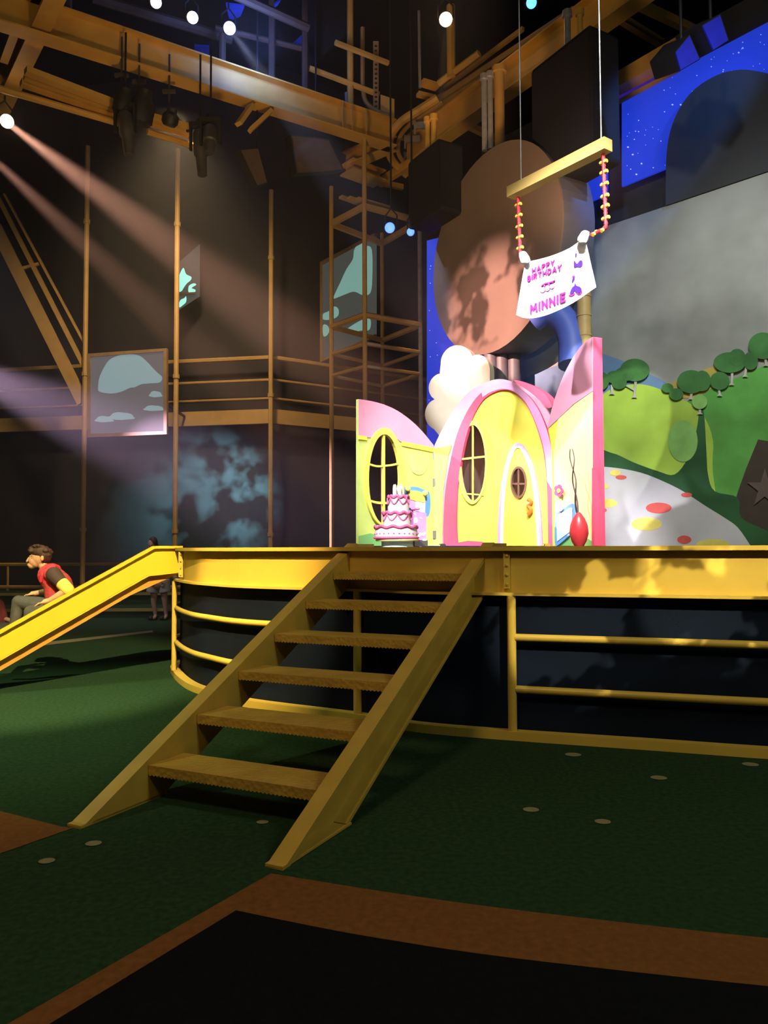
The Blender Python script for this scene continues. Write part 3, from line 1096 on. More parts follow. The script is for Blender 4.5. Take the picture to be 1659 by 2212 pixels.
def speaker(corners, Y, depth, label, facem):
    c = pt(sum(p[0] for p in corners) / 4, sum(p[1] for p in corners) / 4, Y)
    t = thing('loudspeaker', label, 'loudspeaker', c)
    bm = NB()
    quadbox(bm, [pt(x, y, Y) for x, y in corners], V((-.35, 1, .35)).normalized(), depth)
    obj('cabinet', bm, M['black'], t)
    cx = sum(p[0] for p in corners) / 4
    cy = sum(p[1] for p in corners) / 4
    bm = NB()
    quadbox(bm, [pt(cx + (x - cx) * .93, cy + (y - cy) * .93, Y - .03) for x, y in corners], V((0, 1, 0)), .03)
    obj('grille', bm, facem, t)
    bm = NB()
    tube(bm, [c + V((0, .15, .1)), V((c.x, c.y + .15, 14.98))], .02, 6)
    obj('hanging_rod', bm, M['black'], t)
speaker([(518, 322), (558, 318), (578, 395), (556, 402)], 15.2, .6, 'narrow dark loudspeaker tilted under the gantry beam', M['spk'])
speaker([(627, 290), (712, 300), (744, 368), (640, 376)], 16.0, .6, 'broad grey-faced loudspeaker tilted under the gantry beam', M['spk'])
M['bluelitgrille'] = mat('blue lit grille', (.02, .03, .9), .7)  # blue light on the grilles is put into their base colour
speaker([(1458, 112), (1490, 74), (1513, 128), (1470, 153)], 9.4, .5, 'boxy loudspeaker at upper right, left of the pair over the blue screen', M['bluelitgrille'])
speaker([(1516, 54), (1556, 30), (1575, 88), (1541, 110)], 9.2, .5, 'boxy loudspeaker at upper right, right of the pair over the blue screen', M['bluelitgrille'])
# ceiling baffles with blue light put into their colour
M['baffle'] = mat('blue lit baffle', (.04, .09, .75), .8)
for (pts_, lb) in ((((488, 10), (528, 15), (520, 35), (505, 43), (495, 40)), 'small blue-lit ceiling baffle right of the white lamps'),
                   (((420, 100), (452, 102), (452, 128), (436, 134), (420, 122)), 'small blue-lit ceiling baffle under the middle white lamp'),
                   (((632, 98), (654, 78), (654, 103), (640, 100)), 'small blue-lit triangular ceiling baffle by the long hanger pipe'),
                   (((592, 12), (612, -6), (600, 12), (594, 16)), 'sliver of blue-lit ceiling baffle at the top edge')):
    bm = NB()
    quadbox(bm, [hp(x, y, 12.6) for x, y in pts_], V((0, 0, 1)), .05)
    tag(obj('ceiling_baffle', bm, M['baffle']), lb, 'baffle', 'blue-lit ceiling baffles')
area('blue lit baffle light', hp(560, 90, 10.9), hp(500, 40, 12.6), 60, (.15, .3, 1.0), .6, .6)
# brown beams and joists under the ceiling, right
for (x0, y0, x1, y1, z, w, h, lb) in ((1385, 12, 1560, 95, 10.6, .12, .14, 'thin brown ceiling joist right of the big yellow beam'),
                                      (1340, 40, 1430, 95, 11.0, .12, .14, 'short brown ceiling joist beside the big yellow beam'),
                                      (1000, 265, 1110, 320, 11.0, .12, .14, 'brown ceiling joist behind the big disc')):
    bm = NB()
    bar(bm, hp(x0, y0, z), hp(x1, y1, z), w, h)
    tag(obj('ceiling_joist', bm, M['track']), lb, 'beam', 'ceiling joists')

# silver drop pipes carrying the big disc and the panels
for (x, y0, y1, Y, r, m, lb) in ((1047, 165, 325, 12.6, .045, 'silver', 'blue-lit steel pipe above the big disc, left of the pair'),
                                 (1060, 160, 322, 12.6, .045, 'silver', 'blue-lit steel pipe above the big disc, right of the pair'),
                                 (1080, 150, 318, 12.6, .085, 'track', 'thick pipe with bent top above the big disc'),
                                 (925, 258, 375, 13.5, .05, 'gantry', 'yellow drop pipe above the small dark panel, left one'),
                                 (938, 252, 375, 13.4, .05, 'gantry', 'yellow drop pipe above the small dark panel, right one'),
                                 (1227, 28, 140, 11.6, .05, 'silver', 'grey drop pipe above the large dark panel, left one'),
                                 (1254, 25, 140, 11.6, .045, 'gantry', 'yellow drop pipe above the large dark panel, right one')):
    a, b = pt(x, y0, Y), pt(x, y1, Y)
    bm = NB()
    tube(bm, [V((b.x, Y, b.z)), V((b.x, Y, a.z))], r, 10)
    lathe(bm, V((b.x, Y, a.z)), [(r * 1.5, -.06), (r * 1.5, .03)], 10)
    tag(obj('drop_pipe', bm, M[m], None, True), lb, 'pipe', 'drop pipes above the set')

# ------------------------------------------------------------------ big disc and plain dark panels
M['disc'] = mat('matt brown disc face', (.15, .115, .105), .75, 0, .10, 1.5)
M['discrim'] = mat('disc rim', (.10, .10, .14), .5, 0, .10, 1.5)
M['panel'] = mat('matt black panel', (.012, .013, .020), .75, 0, .15, 1.5, spec=.25)
DD = V((-.5, .866, 0))
DN = V((.866, .5, 0))
dc = pt(1060, 541, 12.3)
disc = thing('hanging_disc', 'huge plain dark brown oval disc hanging above the house', 'disc', dc - V((0, 0, 1.7)))
def discring(R, Rz, off, n=56):
    return [dc + DD * R * math.cos(2 * PI * k / n) + V((0, 0, Rz * math.sin(2 * PI * k / n))) + DN * off for k in range(n)]
px_w = 140 / F_ * 12.3
u_c = (1060 - W_ / 2) / F_
Rh = px_w / (abs(DD.x) + DD.y * u_c) 
Rz = 226 / F_ * 12.3
bm = NB()
a = [bm.verts.new(p) for p in discring(Rh, Rz, 0)]
b = [bm.verts.new(p) for p in discring(Rh, Rz, .03)]
bm.faces.new(a); bm.faces.new(b[::-1])
for i in range(56):
    bm.faces.new((a[i], b[i], b[(i + 1) % 56], a[(i + 1) % 56]))
obj('face', bm, M['disc'], disc)
bm = NB()
a = [bm.verts.new(p) for p in discring(Rh, Rz, .03)]
b = [bm.verts.new(p) for p in discring(Rh, Rz, .62)]
bm.faces.new(b[::-1])
for i in range(56):
    bm.faces.new((a[i], b[i], b[(i + 1) % 56], a[(i + 1) % 56]))
bm.faces.new(a)
obj('rim', bm, M['discrim'], disc)
bm = NB()
for x, w in ((1062, .10), (1085, .10), (1112, .10)):
    p = pt(x, 800, 12.4)
    tube(bm, [V((p.x, 12.5, DECK)), V((p.x, 12.5, dc.z - 1.2))], .11, 12)
obj('support_column', bm, M['discrim'], disc, True)
# rectangular panels on either side of the disc top
PL = Plane(pt(880, 400, 13.6), pt(880, 400, 13.6) + V((.5, -.866, 0)))
def panelbox(name, cpx, cpy, Y, hw, hh, t, label):
    c = pt(cpx, cpy, Y)
    th = thing(name, label, 'panel', c - V((0, 0, hh)), 'plain dark hanging panels')
    def rr(hw, hh, r):
        o = []
        for sx, sy, a0 in ((1, 1, 0), (-1, 1, PI / 2), (-1, -1, PI), (1, -1, 3 * PI / 2)):
            for k in range(4):
                t_ = a0 + PI / 2 * k / 3
                o.append(c + DD * (sx * (hw - r) + r * math.cos(t_)) + V((0, 0, sy * (hh - r) + r * math.sin(t_))))
        return o
    ring = rr(hw, hh, .06)
    bm = NB()
    quadbox(bm, ring, DN, t)
    obj('box', bm, M['panel'], th)
    bm = NB()
    quadbox(bm, [p - DN * .012 for p in rr(hw - .05, hh - .05, .04)], DN, .02)
    obj('front_board', bm, M['panel'], th)
panelbox('dark_scenery_box', 916, 400, 13.2, .50, .60, .45, 'small plain black rectangular panel left of the big disc')
panelbox('dark_scenery_box', 1212, 240, 11.0, .62, .92, .50, 'large plain black rectangular panel hung upper right of the disc')

# the round shadow on the blue screen is built as a dark board
# ------------------------------------------------------------------ painted backdrop
BP = pxplane(1300, 12.0, 1659, 10.25)
def mu(x, y):                 # zoomed-photo coordinates of the mural to photo pixels
    return (1060 + x / 2.77, 700 + y / 2.77)
M['sky'] = mat('painted grey sky', (.33, .34, .34), .85, 0, .5, .5)
M['skyblue'] = mat('projected blue glow', (.01, .02, .20), .8, 0, .08, 2, emit=(.012, .036, .52), estr=1.0)  # projected blue light is put into the panels as their own glow
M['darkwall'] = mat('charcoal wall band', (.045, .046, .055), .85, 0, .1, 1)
M['hill'] = mat('painted lime hill', (.36, .55, .08), .85, 0, .35, .9)
M['hill2'] = mat('painted green hill', (.10, .34, .07), .85, 0, .45, .9)
M['hilld'] = mat('painted dark green valley', (.02, .09, .035), .85, 0, .4, 1.2)
M['bluehill'] = mat('painted blue hill', (.12, .22, .42), .85, 0, .2, 2)
M['yelhill'] = mat('painted yellow hill', (.45, .36, .08), .85, 0, .2, 2)
M['tree'] = mat('painted tree crown', (.045, .16, .045), .85, 0, .40, 2.4)
M['trunk'] = mat('painted tree trunk', (.45, .45, .42), .85, 0, .2, 6)
M['path'] = mat('painted lilac path', (.50, .50, .60), .85, 0, .15, 1.2)
M['reddot'] = mat('painted red dot', (.62, .10, .10), .85)
M['yeldot'] = mat('painted yellow dot', (.72, .62, .16), .85)
M['hollow'] = mat('painted brown hollow', (.05, .035, .03), .85)
M['bushl'] = mat('painted pale bush', (.20, .42, .12), .85, 0, .25, 3)
mural = thing('painted_backdrop', 'wide painted backdrop of grey sky, green hills and round trees', 'backdrop', BP.at(1500, 1175))
bm = NB()
prism(bm, BP, [(1120, 560), (1290, 495), (1659, 372), (2100, 226), (2100, 1182), (1040, 1182), (1040, 590)], (), 0, .06)
obj('sky_panel', bm, M['sky'], mural)
bm = NB()
prism(bm, BP, [mu(x, y) for x, y in smooth_poly([(200, 330), (450, 230), (640, 180), (720, 195), (800, 225), (950, 300), (1040, 345), (1060, 420), (600, 470), (200, 470)], 4, True)], (), .004, .003)
obj('distant_hill', bm, M['bluehill'], mural)
bm = NB()
prism(bm, BP, [mu(x, y) for x, y in [(1050, 380), (1110, 335), (1200, 320), (1270, 275), (1340, 250), (1400, 300), (1300, 450), (1080, 440)]], (), .005, .003)
obj('yellow_hill', bm, M['yelhill'], mural)
bm = NB()
prism(bm, BP, [mu(x, y) for x, y in smooth_poly([(1100, 480), (1220, 450), (1330, 380), (1450, 330), (1659, 240), (2200, 20)], 4) + [(2200, 1330), (1100, 1330)]], (), .008, .003)
obj('right_hill', bm, M['hill2'], mural)
bm = NB()
prism(bm, BP, [mu(x, y) for x, y in [(1600, 690), (1659, 700), (1800, 660), (2200, 640), (2200, 1330), (1560, 1330), (1430, 1170), (1480, 1000), (1530, 860)]], (), .010, .003)
obj('hollow', bm, M['hollow'], mural)
bm = NB()
prism(bm, BP, [mu(x, y) for x, y in smooth_poly([(200, 600), (450, 520), (600, 480), (700, 400), (800, 368), (900, 360), (1000, 385), (1100, 430), (1200, 480), (1280, 560), (1330, 700), (1330, 900), (1400, 1330)], 4) + [(200, 1330)]], (), .012, .003)
obj('left_hill', bm, M['hill'], mural)
bm = NB()
prism(bm, BP, [mu(x, y) for x, y in smooth_poly([(600, 790), (720, 770), (860, 830), (1000, 880), (1100, 900), (1180, 800), (1230, 640), (1250, 520), (1275, 530), (1290, 760), (1300, 900), (1340, 1000), (1480, 1040), (1500, 1160), (1659, 1240), (1800, 1330), (600, 1330)], 4, True)], (), .016, .003)
obj('valley', bm, M['hilld'], mural)
bm = NB()
prism(bm, BP, [mu(*p) for p in oval(1150, 700, 88, 125)], (), .020, .003)
obj('round_bush', bm, M['bushl'], mural)
bm = NB()
prism(bm, BP, [mu(x, y) for x, y in smooth_poly([(600, 848), (760, 862), (900, 890), (1030, 940), (1150, 1000), (1280, 1085), (1400, 1160), (1480, 1220), (1560, 1335)], 4) + [(600, 1335)]], (), .024, .003)
obj('path', bm, M['path'], mural)
for (x, y, a, b, k) in ((780, 917, 33, 13, 0), (1005, 1100, 77, 32, 0), (1172, 1022, 33, 14, 0), (672, 1114, 22, 14, 0), (1158, 1290, 42, 25, 0),
                        (745, 890, 32, 18, 1), (670, 972, 35, 18, 1), (700, 1072, 58, 25, 1), (932, 1196, 92, 40, 1), (1330, 1318, 100, 30, 1)):
    bm = NB()
    pts_ = [mu(px_, min(py_, 1330)) for px_, py_ in oval(x, y, a, b, 24)]
    prism(bm, BP, pts_, (), .028, .003)
    obj('path_dot', bm, M['yeldot'] if k else M['reddot'], mural)
trees = [((660, 340, 48, 55),), ((735, 318, 42, 38), (768, 350, 46, 40)), ((862, 275, 88, 68), (800, 300, 60, 42)), ((1058, 382, 35, 28),), ((1110, 420, 42, 36),),
         ((1200, 345, 85, 70), (1265, 340, 52, 62)), ((1250, 465, 46, 44),), ((1370, 340, 58, 54),), ((1430, 230, 96, 62), (1475, 200, 50, 52)), ((1555, 220, 44, 54),), ((1630, 130, 88, 80), (1720, 120, 80, 70))]
trunks = [((645, 395), (640, 470)), ((724, 375), (724, 420)), ((868, 335), (858, 440)), None, None, ((1205, 405), (1195, 450)), ((1250, 500), (1250, 540)), ((1362, 385), (1368, 430)), ((1446, 270), (1440, 365)), ((1527, 270), (1521, 315)), ((1640, 200), (1646, 250))]
for i, (cr_, tk) in enumerate(zip(trees, trunks)):
    bm = NB()
    for j, c in enumerate(cr_):
        prism(bm, BP, [mu(*p) for p in oval(*c, 28)], (), .040 + .002 * j + .0005 * i, .003)
    tr = obj('tree', bm, M['bushl'] if i == 6 else M['tree'], mural)
    if tk:
        bm = NB()
        (xa, ya), (xb, yb) = tk
        prism(bm, BP, [mu(xa - 6, ya - 12), mu(xa + 8, ya - 12), mu(xb + 9, yb - 10), mu(xb + 20, yb), mu(xb - 16, yb), mu(xb - 5, yb - 12)], (), .034, .003)
        if i == 2:
            prism(bm, BP, [mu(800, 366), mu(808, 362), mu(862, 390), mu(862, 402)], (), .033, .002)
        obj('trunk', bm, M['trunk'], tr)
bm = NB()
star = []
for k in range(10):
    r = (110 if k % 2 == 0 else 42)
    t = -PI / 2 + PI * k / 5
    star.append(mu(1640 + r * math.cos(t), 985 + r * 1.1 * math.sin(t)))
prism(bm, BP, star, (), .030, .003)
obj('star', bm, M['spk'], mural)
# narrow vertical seam post between the house and the mural
bm = NB()
M['beige'] = mat('bamboo coloured post', (.55, .38, .16), .5)
p = pt(1262, 700, 11.2)
tube(bm, [V((p.x, 11.2, DECK)), V((p.x, 11.2, pt(1262, 600, 11.2).z))], .10, 12)
for y in (641, 682, 725):
    z = pt(1262, y, 11.2).z
    tube(bm, [V((p.x, 11.2, z - .012)), V((p.x, 11.2, z + .012))], .108, 12)
tag(obj('ringed_post', bm, M['beige'], None, True), 'tan ringed post behind the banner and the red-edged wall', 'post')

# wall behind: charcoal band and blue star screen
bm = NB()
prism(bm, BP, [(1040, 320), (1150, 262), (1240, 212), (1325, 160), (1465, 78), (1700, -50), (2200, -320), (2300, 1182), (1040, 1182)], (), -.20, .12)
struct('wall_right', bm, M['darkwall'])
M['star'] = mat('pale stars', (.75, .8, 1.0), .8, emit=(.16, .22, .85), estr=1.0)
scr = thing('star_screen', 'tall saturated blue starry screen at the upper right wall', 'screen', BP.at(1500, 400))
bm = NB()
so = -.06
prism(bm, BP, [(1343, 214), (1462, 152), (1700, 26), (1700, 254), (1440, 363), (1343, 403)], (), so, .04)
obj('screen_panel', bm, M['skyblue'], scr)
bm = NB()
prism(bm, BP, [(1240, 210), (1311, 175), (1311, 420), (1240, 450)], (), so, .04)
obj('screen_panel', bm, M['skyblue'], scr)
bm = NB()
bm.free()
bm = NB()
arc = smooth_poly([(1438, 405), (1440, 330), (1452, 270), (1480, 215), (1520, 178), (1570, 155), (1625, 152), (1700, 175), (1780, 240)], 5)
prism(bm, BP, arc + [(1800, 322), (1438, 444)], (), .02, .05)  # cast shadow on the screen shaped as a dark board
tag(obj('arched_shadow_board', bm, M['darkwall']), 'tall charcoal arched board standing in for the shadow on the right part of the blue star screen', 'board')
bm = NB()
for k in range(85):
    x = random.uniform(1348, 1655)
    y = random.uniform(214 - (x - 1343) * .52, 400 - (x - 1343) * .42)
    r = random.choice((.7, .9, 1.2, 1.8))
    if y > 5:
        prism(bm, BP, oval(x, y, r * 1.2, r, 6), (), so + .004, .003)
obj('stars', bm, M['star'], scr)
bm = NB()
prism(bm, BP, [(1328, 216), (1467, 142), (1467, 151), (1330, 225)], (), .0, .05)
obj('upper_trim', bm, M['track'], scr)
bm = NB()
M['violet'] = mat('dim violet screen strip', (.02, .01, .1), .8, emit=(.022, .008, .20), estr=1.0)
prism(bm, BP, [(1326, 190), (1470, 112), (1470, 142), (1328, 216)], (), .02, .05)
obj('violet_strip', bm, M['violet'], scr)
bm = NB()
prism(bm, BP, [(1318, 163), (1480, 68), (1480, 108), (1322, 193)], (), .25, .30)
tag(obj('header_beam', bm, M['track']), 'wide brown header beam along the top of the blue star screen', 'beam')
bp = thing('blue_flat', 'plain saturated blue flat standing behind the white cloud board', 'backdrop', BP.at(980, 1175))
P2 = pxplane(922, 14.0, 1060, 13.3)
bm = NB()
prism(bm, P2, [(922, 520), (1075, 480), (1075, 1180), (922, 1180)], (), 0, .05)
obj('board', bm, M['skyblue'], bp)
bm = NB()
for k in range(14):
    prism(bm, P2, oval(random.uniform(926, 950), random.uniform(560, 900), 1.1, 1, 6), (), .004, .003)
obj('stars', bm, M['star'], bp)

# ------------------------------------------------------------------ storybook house flats
M['h_yel'] = mat('house lemon yellow', (.86, .80, .10), .6, 0, .05, 1.2)
M['h_green'] = mat('house lime green', (.55, .72, .20), .6, 0, .18, 1.6)
M['h_greend'] = mat('house mid green', (.16, .45, .16), .6, 0, .1, 3)
M['h_pink'] = mat('house roof pink', (.80, .36, .55), .6, 0, .14, 1.3)
M['h_lilac'] = mat('house lilac trim', (.70, .34, .66), .6, 0, .08, 3)
M['h_red'] = mat('house crimson trim', (.72, .08, .18), .6, 0, .14, 2)
M['h_white'] = mat('house white trim', (.85, .83, .84), .6, 0, .03, 3)
M['h_frame'] = mat('window frame yellow', (.88, .80, .14), .5, 0, .05, 3)
M['h_brown'] = mat('brown window frame', (.12, .07, .05), .5)
M['h_orange'] = mat('orange door handle', (.75, .16, .02), .4)
M['h_blue'] = mat('painted chair blue', (.10, .30, .75), .6)
M['h_purple'] = mat('gift purple', (.62, .22, .72), .6, 0, .06, 3)
M['h_cream'] = mat('cream board', (.86, .80, .72), .6, 0, .04, 3)
M['h_dark'] = mat('interior shade', (.05, .035, .032), .9)

P_L = pxplane(775, 10.2, 937, 11.3)
P_C = pxplane(937, 11.3, 1200, 10.2)
P_R = pxplane(1185, 10.3, 1279, 9.25)
BOT = 1179
house = thing('storybook_house', 'colourful yellow storybook house flat with arched pink roof and oval door', 'set piece', P_C.at(1070, 1179))
# left wing
wingL = thing('house_wing', 'left hinged green house flat with tall oval window and pink roof', 'set piece', P_L.at(850, 1179))
win1 = oval(831, 1035, 34, 97, 40)
bm = NB()
prism(bm, P_L, smooth_poly([(775, 862), (800, 866), (830, 874), (860, 888), (890, 910), (915, 935), (937, 962)], 4) + [(940, 975), (775, 952)], (), 0, .05)
# cut the window top out by giving the roof board the same opening
bm.free()
bm = NB()
roof = smooth_poly([(775, 862), (800, 866), (830, 874), (860, 888), (890, 910), (915, 935), (937, 962)], 4)
outer = roof + [(938, 1179), (775, 1179)]
prism(bm, P_L, outer, [win1[::-1]], 0, .05)
obj('wall_board', bm, M['h_green'], wingL)
bm = NB()
prism(bm, P_L, roof + [(937, 966), (890, 958), (860, 953), (831, 948 - 20), (802, 945), (775, 940)], (), .008, .007)
bm.free()
bm = NB()
# roof skin stops at the window frame
fr_top = [p for p in oval(831, 1030, 43, 104, 60) if p[1] < 952]
fr_top = sorted(fr_top, key=lambda p: -p[0])
prism(bm, P_L, roof + [(937, 968), (900, 960), (865, 954)] + fr_top + [(797, 945), (775, 941)], (), .010, .009)
obj('roof_board', bm, M['h_pink'], wingL)
bm = NB()
prism(bm, P_L, [(775, 940), (793, 943), (793, 951), (775, 949)], (), .014, .013)
obj('eaves_band', bm, M['h_yel'], wingL)
bm = NB()
prism(bm, P_L, [(868, 953), (937, 967), (937, 977), (869, 963)], (), .014, .013)
obj('eaves_band', bm, M['h_yel'], wingL)
bm = NB()
prism(bm, P_L, oval(831, 1030, 43, 106, 48), [win1[::-1]], .035, .05)
fro = obj('window_frame', bm, M['h_frame'], wingL)
bm = NB()
prism(bm, P_L, [(828, 935), (832, 935), (832, 1135), (828, 1135)], (), .02, .03)
prism(bm, P_L, smooth_poly([(797, 1000), (814, 1005), (831, 1004), (850, 1002), (866, 998)], 3) + smooth_poly([(866, 1002), (850, 1006), (831, 1008), (814, 1009), (797, 1004)], 3), (), .021, .03)
prism(bm, P_L, smooth_poly([(799, 1079), (814, 1083), (831, 1084), (850, 1083), (865, 1080)], 3) + smooth_poly([(865, 1084), (850, 1088), (831, 1089), (814, 1088), (799, 1083)], 3), (), .021, .03)
obj('glazing_bar', bm, M['h_frame'], fro)
bm = NB()
prism(bm, P_L, [(775, 1158), (800, 1152), (830, 1160), (850, 1179), (775, 1179)], (), .008, .006)
obj('painted_lawn', bm, M['h_greend'], wingL)
M['h_dot'] = mat('painted pale green dot', (.42, .66, .22), .6)
bm = NB()
prism(bm, P_L, oval(905, 1000, 20, 26), (), .006, .004)
obj('painted_dot', bm, M['h_dot'], wingL)
bm = NB()
prism(bm, P_L, oval(897, 1085, 22, 20), (), .006, .004)
obj('painted_dot', bm, M['h_dot'], wingL)
for y in (983, 1042, 1155):
    bm = NB()
    c = P_L.at(941, y, .03)
    tube(bm, [c - V((0, 0, .06)), c + V((0, 0, .06))], .014, 8)
    bar(bm, c + V((-.04, 0, 0)), c + V((.04, 0, 0)), .01, .11)
    obj('hinge', bm, M['steel'], wingL)
# added dark sheet: shade behind the centre openings put into its colour
bm = NB()
prism(bm, P_C, [(945, 985), (1000, 890), (1060, 845), (1110, 850), (1170, 950), (1185, 1179), (945, 1179)], (), -.5, .03)
obj('shade_backing', bm, M['h_dark'], house)
# centre flat: arch
arch_o = smooth_poly([(958, 1179), (958, 1130), (962, 1060), (972, 1000), (985, 945), (1003, 900), (1028, 860), (1055, 838), (1083, 828), (1110, 832), (1138, 852), (1160, 880), (1178, 920), (1190, 965), (1197, 1020), (1202, 1090), (1204, 1179)], 5)
roofC = smooth_poly([(937, 966), (950, 938), (968, 905), (990, 872), (1015, 845), (1045, 828), (1075, 819), (1105, 824), (1140, 845), (1170, 872), (1192, 905), (1210, 960)], 5)
winc = oval(1021, 1000, 27, 82, 36, .0)
doorw = oval(1119.5, 1042, 16.5, 34, 28)
bm = NB()
prism(bm, P_C, roofC + [(1210, 1179), (937, 1179)], [winc[::-1], doorw[::-1]], -.02, .05)
obj('roof_board', bm, M['h_pink'], house)
bm = NB()
prism(bm, P_C, [(937, 968), (975, 962), (968, 985), (937, 978)], (), .0, .015)
obj('eaves_band', bm, M['h_yel'], house)
bm = NB()
prism(bm, P_C, [(937, 978), (968, 985), (957, 1060), (954, 1179), (937, 1179)], (), .0, .015)
obj('side_strip', bm, M['h_green'], house)
bm = NB()
arch_i = smooth_poly([(988, 1179), (986, 1130), (988, 1060), (995, 1000), (1006, 945), (1022, 900), (1042, 866), (1062, 850), (1085, 842), (1108, 846), (1132, 868), (1150, 900), (1166, 945), (1176, 990), (1182, 1060), (1184, 1179)], 5)
arch_m = smooth_poly([(1083, 830), (1110, 834), (1138, 854), (1160, 882), (1178, 922), (1189, 968), (1180, 965), (1170, 945), (1153, 900), (1134, 868), (1108, 844), (1085, 839)], 4, True)
prism(bm, P_C, arch_o + arch_i[::-1], (), .03, .06)
obj('arch_trim', bm, M['h_red'], house)
bm = NB()
prism(bm, P_C, smooth_poly([(1040, 846), (1060, 834), (1083, 828), (1110, 832), (1138, 852), (1160, 880), (1178, 920), (1190, 965), (1197, 1020), (1200, 1070)], 5) + smooth_poly([(1182, 1040), (1178, 990), (1168, 945), (1151, 899), (1133, 866), (1109, 845), (1085, 840), (1062, 846), (1042, 858)], 5), (), .034, .01)
obj('arch_highlight', bm, M['h_lilac'], house)
bm = NB()
prism(bm, P_C, arch_i, [winc[::-1], doorw[::-1]], .0, .02)
obj('front_wall', bm, M['h_yel'], house)
bm = NB()
prism(bm, P_C, oval(1020, 999, 32, 90, 44), [winc[::-1]], .025, .04)
fro = obj('window_frame', bm, M['h_frame'], house)
bm = NB()
prism(bm, P_C, [(1019.5, 917), (1022, 917), (1022, 1083), (1019.5, 1083)], (), .012, .02)
prism(bm, P_C, [(994, 990), (1048, 984), (1048, 988), (994, 994)], (), .013, .02)
prism(bm, P_C, [(996, 1064), (1045, 1068), (1045, 1071), (996, 1067)], (), .013, .02)
obj('glazing_bar', bm, M['h_frame'], fro)
def dooroval(k):
    t = smooth_poly([(1075 + k, 1179), (1076 + k, 1120), (1081 + k * .9, 1060), (1090 + k * .8, 1010), (1102 + k * .6, 972 + k * .6), (1119, 956 + k), (1137 - k * .6, 974 + k * .6), (1152 - k * .8, 1015), (1162 - k * .9, 1065), (1168 - k, 1120), (1171 - k, 1179)], 5)
    return t
bm = NB()
prism(bm, P_C, dooroval(0) + dooroval(5)[::-1], (), .035, .035)
obj('door_surround', bm, M['h_lilac'], house)
bm = NB()
prism(bm, P_C, dooroval(5) + dooroval(11)[::-1], (), .03, .03)
obj('door_surround', bm, M['h_white'], house)['label'] = 'white inner door surround'
bm = NB()
prism(bm, P_C, dooroval(11), [doorw[::-1]], .016, .016)
door = obj('door', bm, M['h_yel'], house)
bm = NB()
prism(bm, P_C, oval(1119.5, 1042, 17, 35, 30), [oval(1119.5, 1042, 14, 30, 30)[::-1]], .04, .06)
prism(bm, P_C, [(1118, 1012), (1121, 1012), (1121, 1072), (1118, 1072)], (), .03, .03)
prism(bm, P_C, [(1106, 1043), (1133, 1043), (1133, 1047), (1106, 1047)], (), .03, .03)
obj('door_window_frame', bm, M['h_brown'], door)
bm = NB()
tube(bm, [P_C.at(x, y, .045) for x, y in smooth_poly([(1141, 1078), (1147, 1085), (1141, 1092), (1147, 1102), (1141, 1112)], 4)], [.03] * 17, 8)
obj('door_handle', bm, M['h_orange'], door, True)
bm = NB()
prism(bm, P_C, [(980, 1179), (990, 1172), (1010, 1168), (1040, 1170), (1050, 1179)], (), .05, .02)
obj('door_mat_board', bm, M['h_red'], house)
# red thickness of the curved roof seen at the right
bm = NB()
rr_ = smooth_poly([(1110, 822), (1135, 826), (1160, 838), (1180, 855), (1192, 878), (1180, 880), (1160, 862), (1135, 842)], 4, True)
prism(bm, P_C, rr_, (), -.1, .25)
obj('roof_edge', bm, M['h_red'], house)
# right wing
wingR = thing('house_wing', 'right tall house flat with bright red edge and painted vase', 'set piece', P_R.at(1235, 1179))
roofR = smooth_poly([(1180, 975), (1183, 930), (1190, 890), (1202, 850), (1220, 805), (1242, 765), (1262, 740), (1280, 728)], 5)
bm = NB()
prism(bm, P_R, roofR + [(1281, 1179), (1180, 1179)], (), 0, .06)
obj('wall_board', bm, M['h_yel'], wingR)
M['h_pale'] = mat('house pale lemon', (.80, .78, .40), .6, 0, .10, 1.2)
bm = NB()
prism(bm, P_R, roofR + [(1280, 845), (1240, 872), (1205, 905), (1184, 925)], (), .008, .008)
obj('roof_board', bm, M['h_pink'], wingR)

bm = NB()
prism(bm, P_R, [(1196, 980), (1205, 906), (1240, 874), (1280, 846), (1280, 1179), (1200, 1179)], (), .006, .006)
obj('pale_panel', bm, M['h_pale'], wingR)
bm = NB()
e0 = P_R.at(1281, 728)
ed = V((.94, .34, 0)).normalized()
z_t = e0.z
quadbox(bm, [V((e0.x, e0.y, DECK)), V((e0.x, e0.y, z_t)), V((e0.x, e0.y, z_t)) + ed * .125, V((e0.x, e0.y, DECK)) + ed * .125], V((-.34, .94, 0)), .05)
P_E = Plane(e0, e0 + ed)
prism(bm, P_E, smooth_poly([(1288, 1010), (1292, 1040), (1297, 1080), (1300, 1120), (1301, 1179)], 4) + [(1284, 1179), (1284, 1010)], (), .02, .05)
obj('edge_board', bm, M['h_red'], wingR)
bm = NB()
prism(bm, P_R, smooth_poly([(1205, 1179), (1215, 1168), (1240, 1160), (1265, 1162), (1280, 1170)], 3) + [(1280, 1179)], (), .010, .003)
obj('painted_lawn', bm, M['h_greend'], wingR)
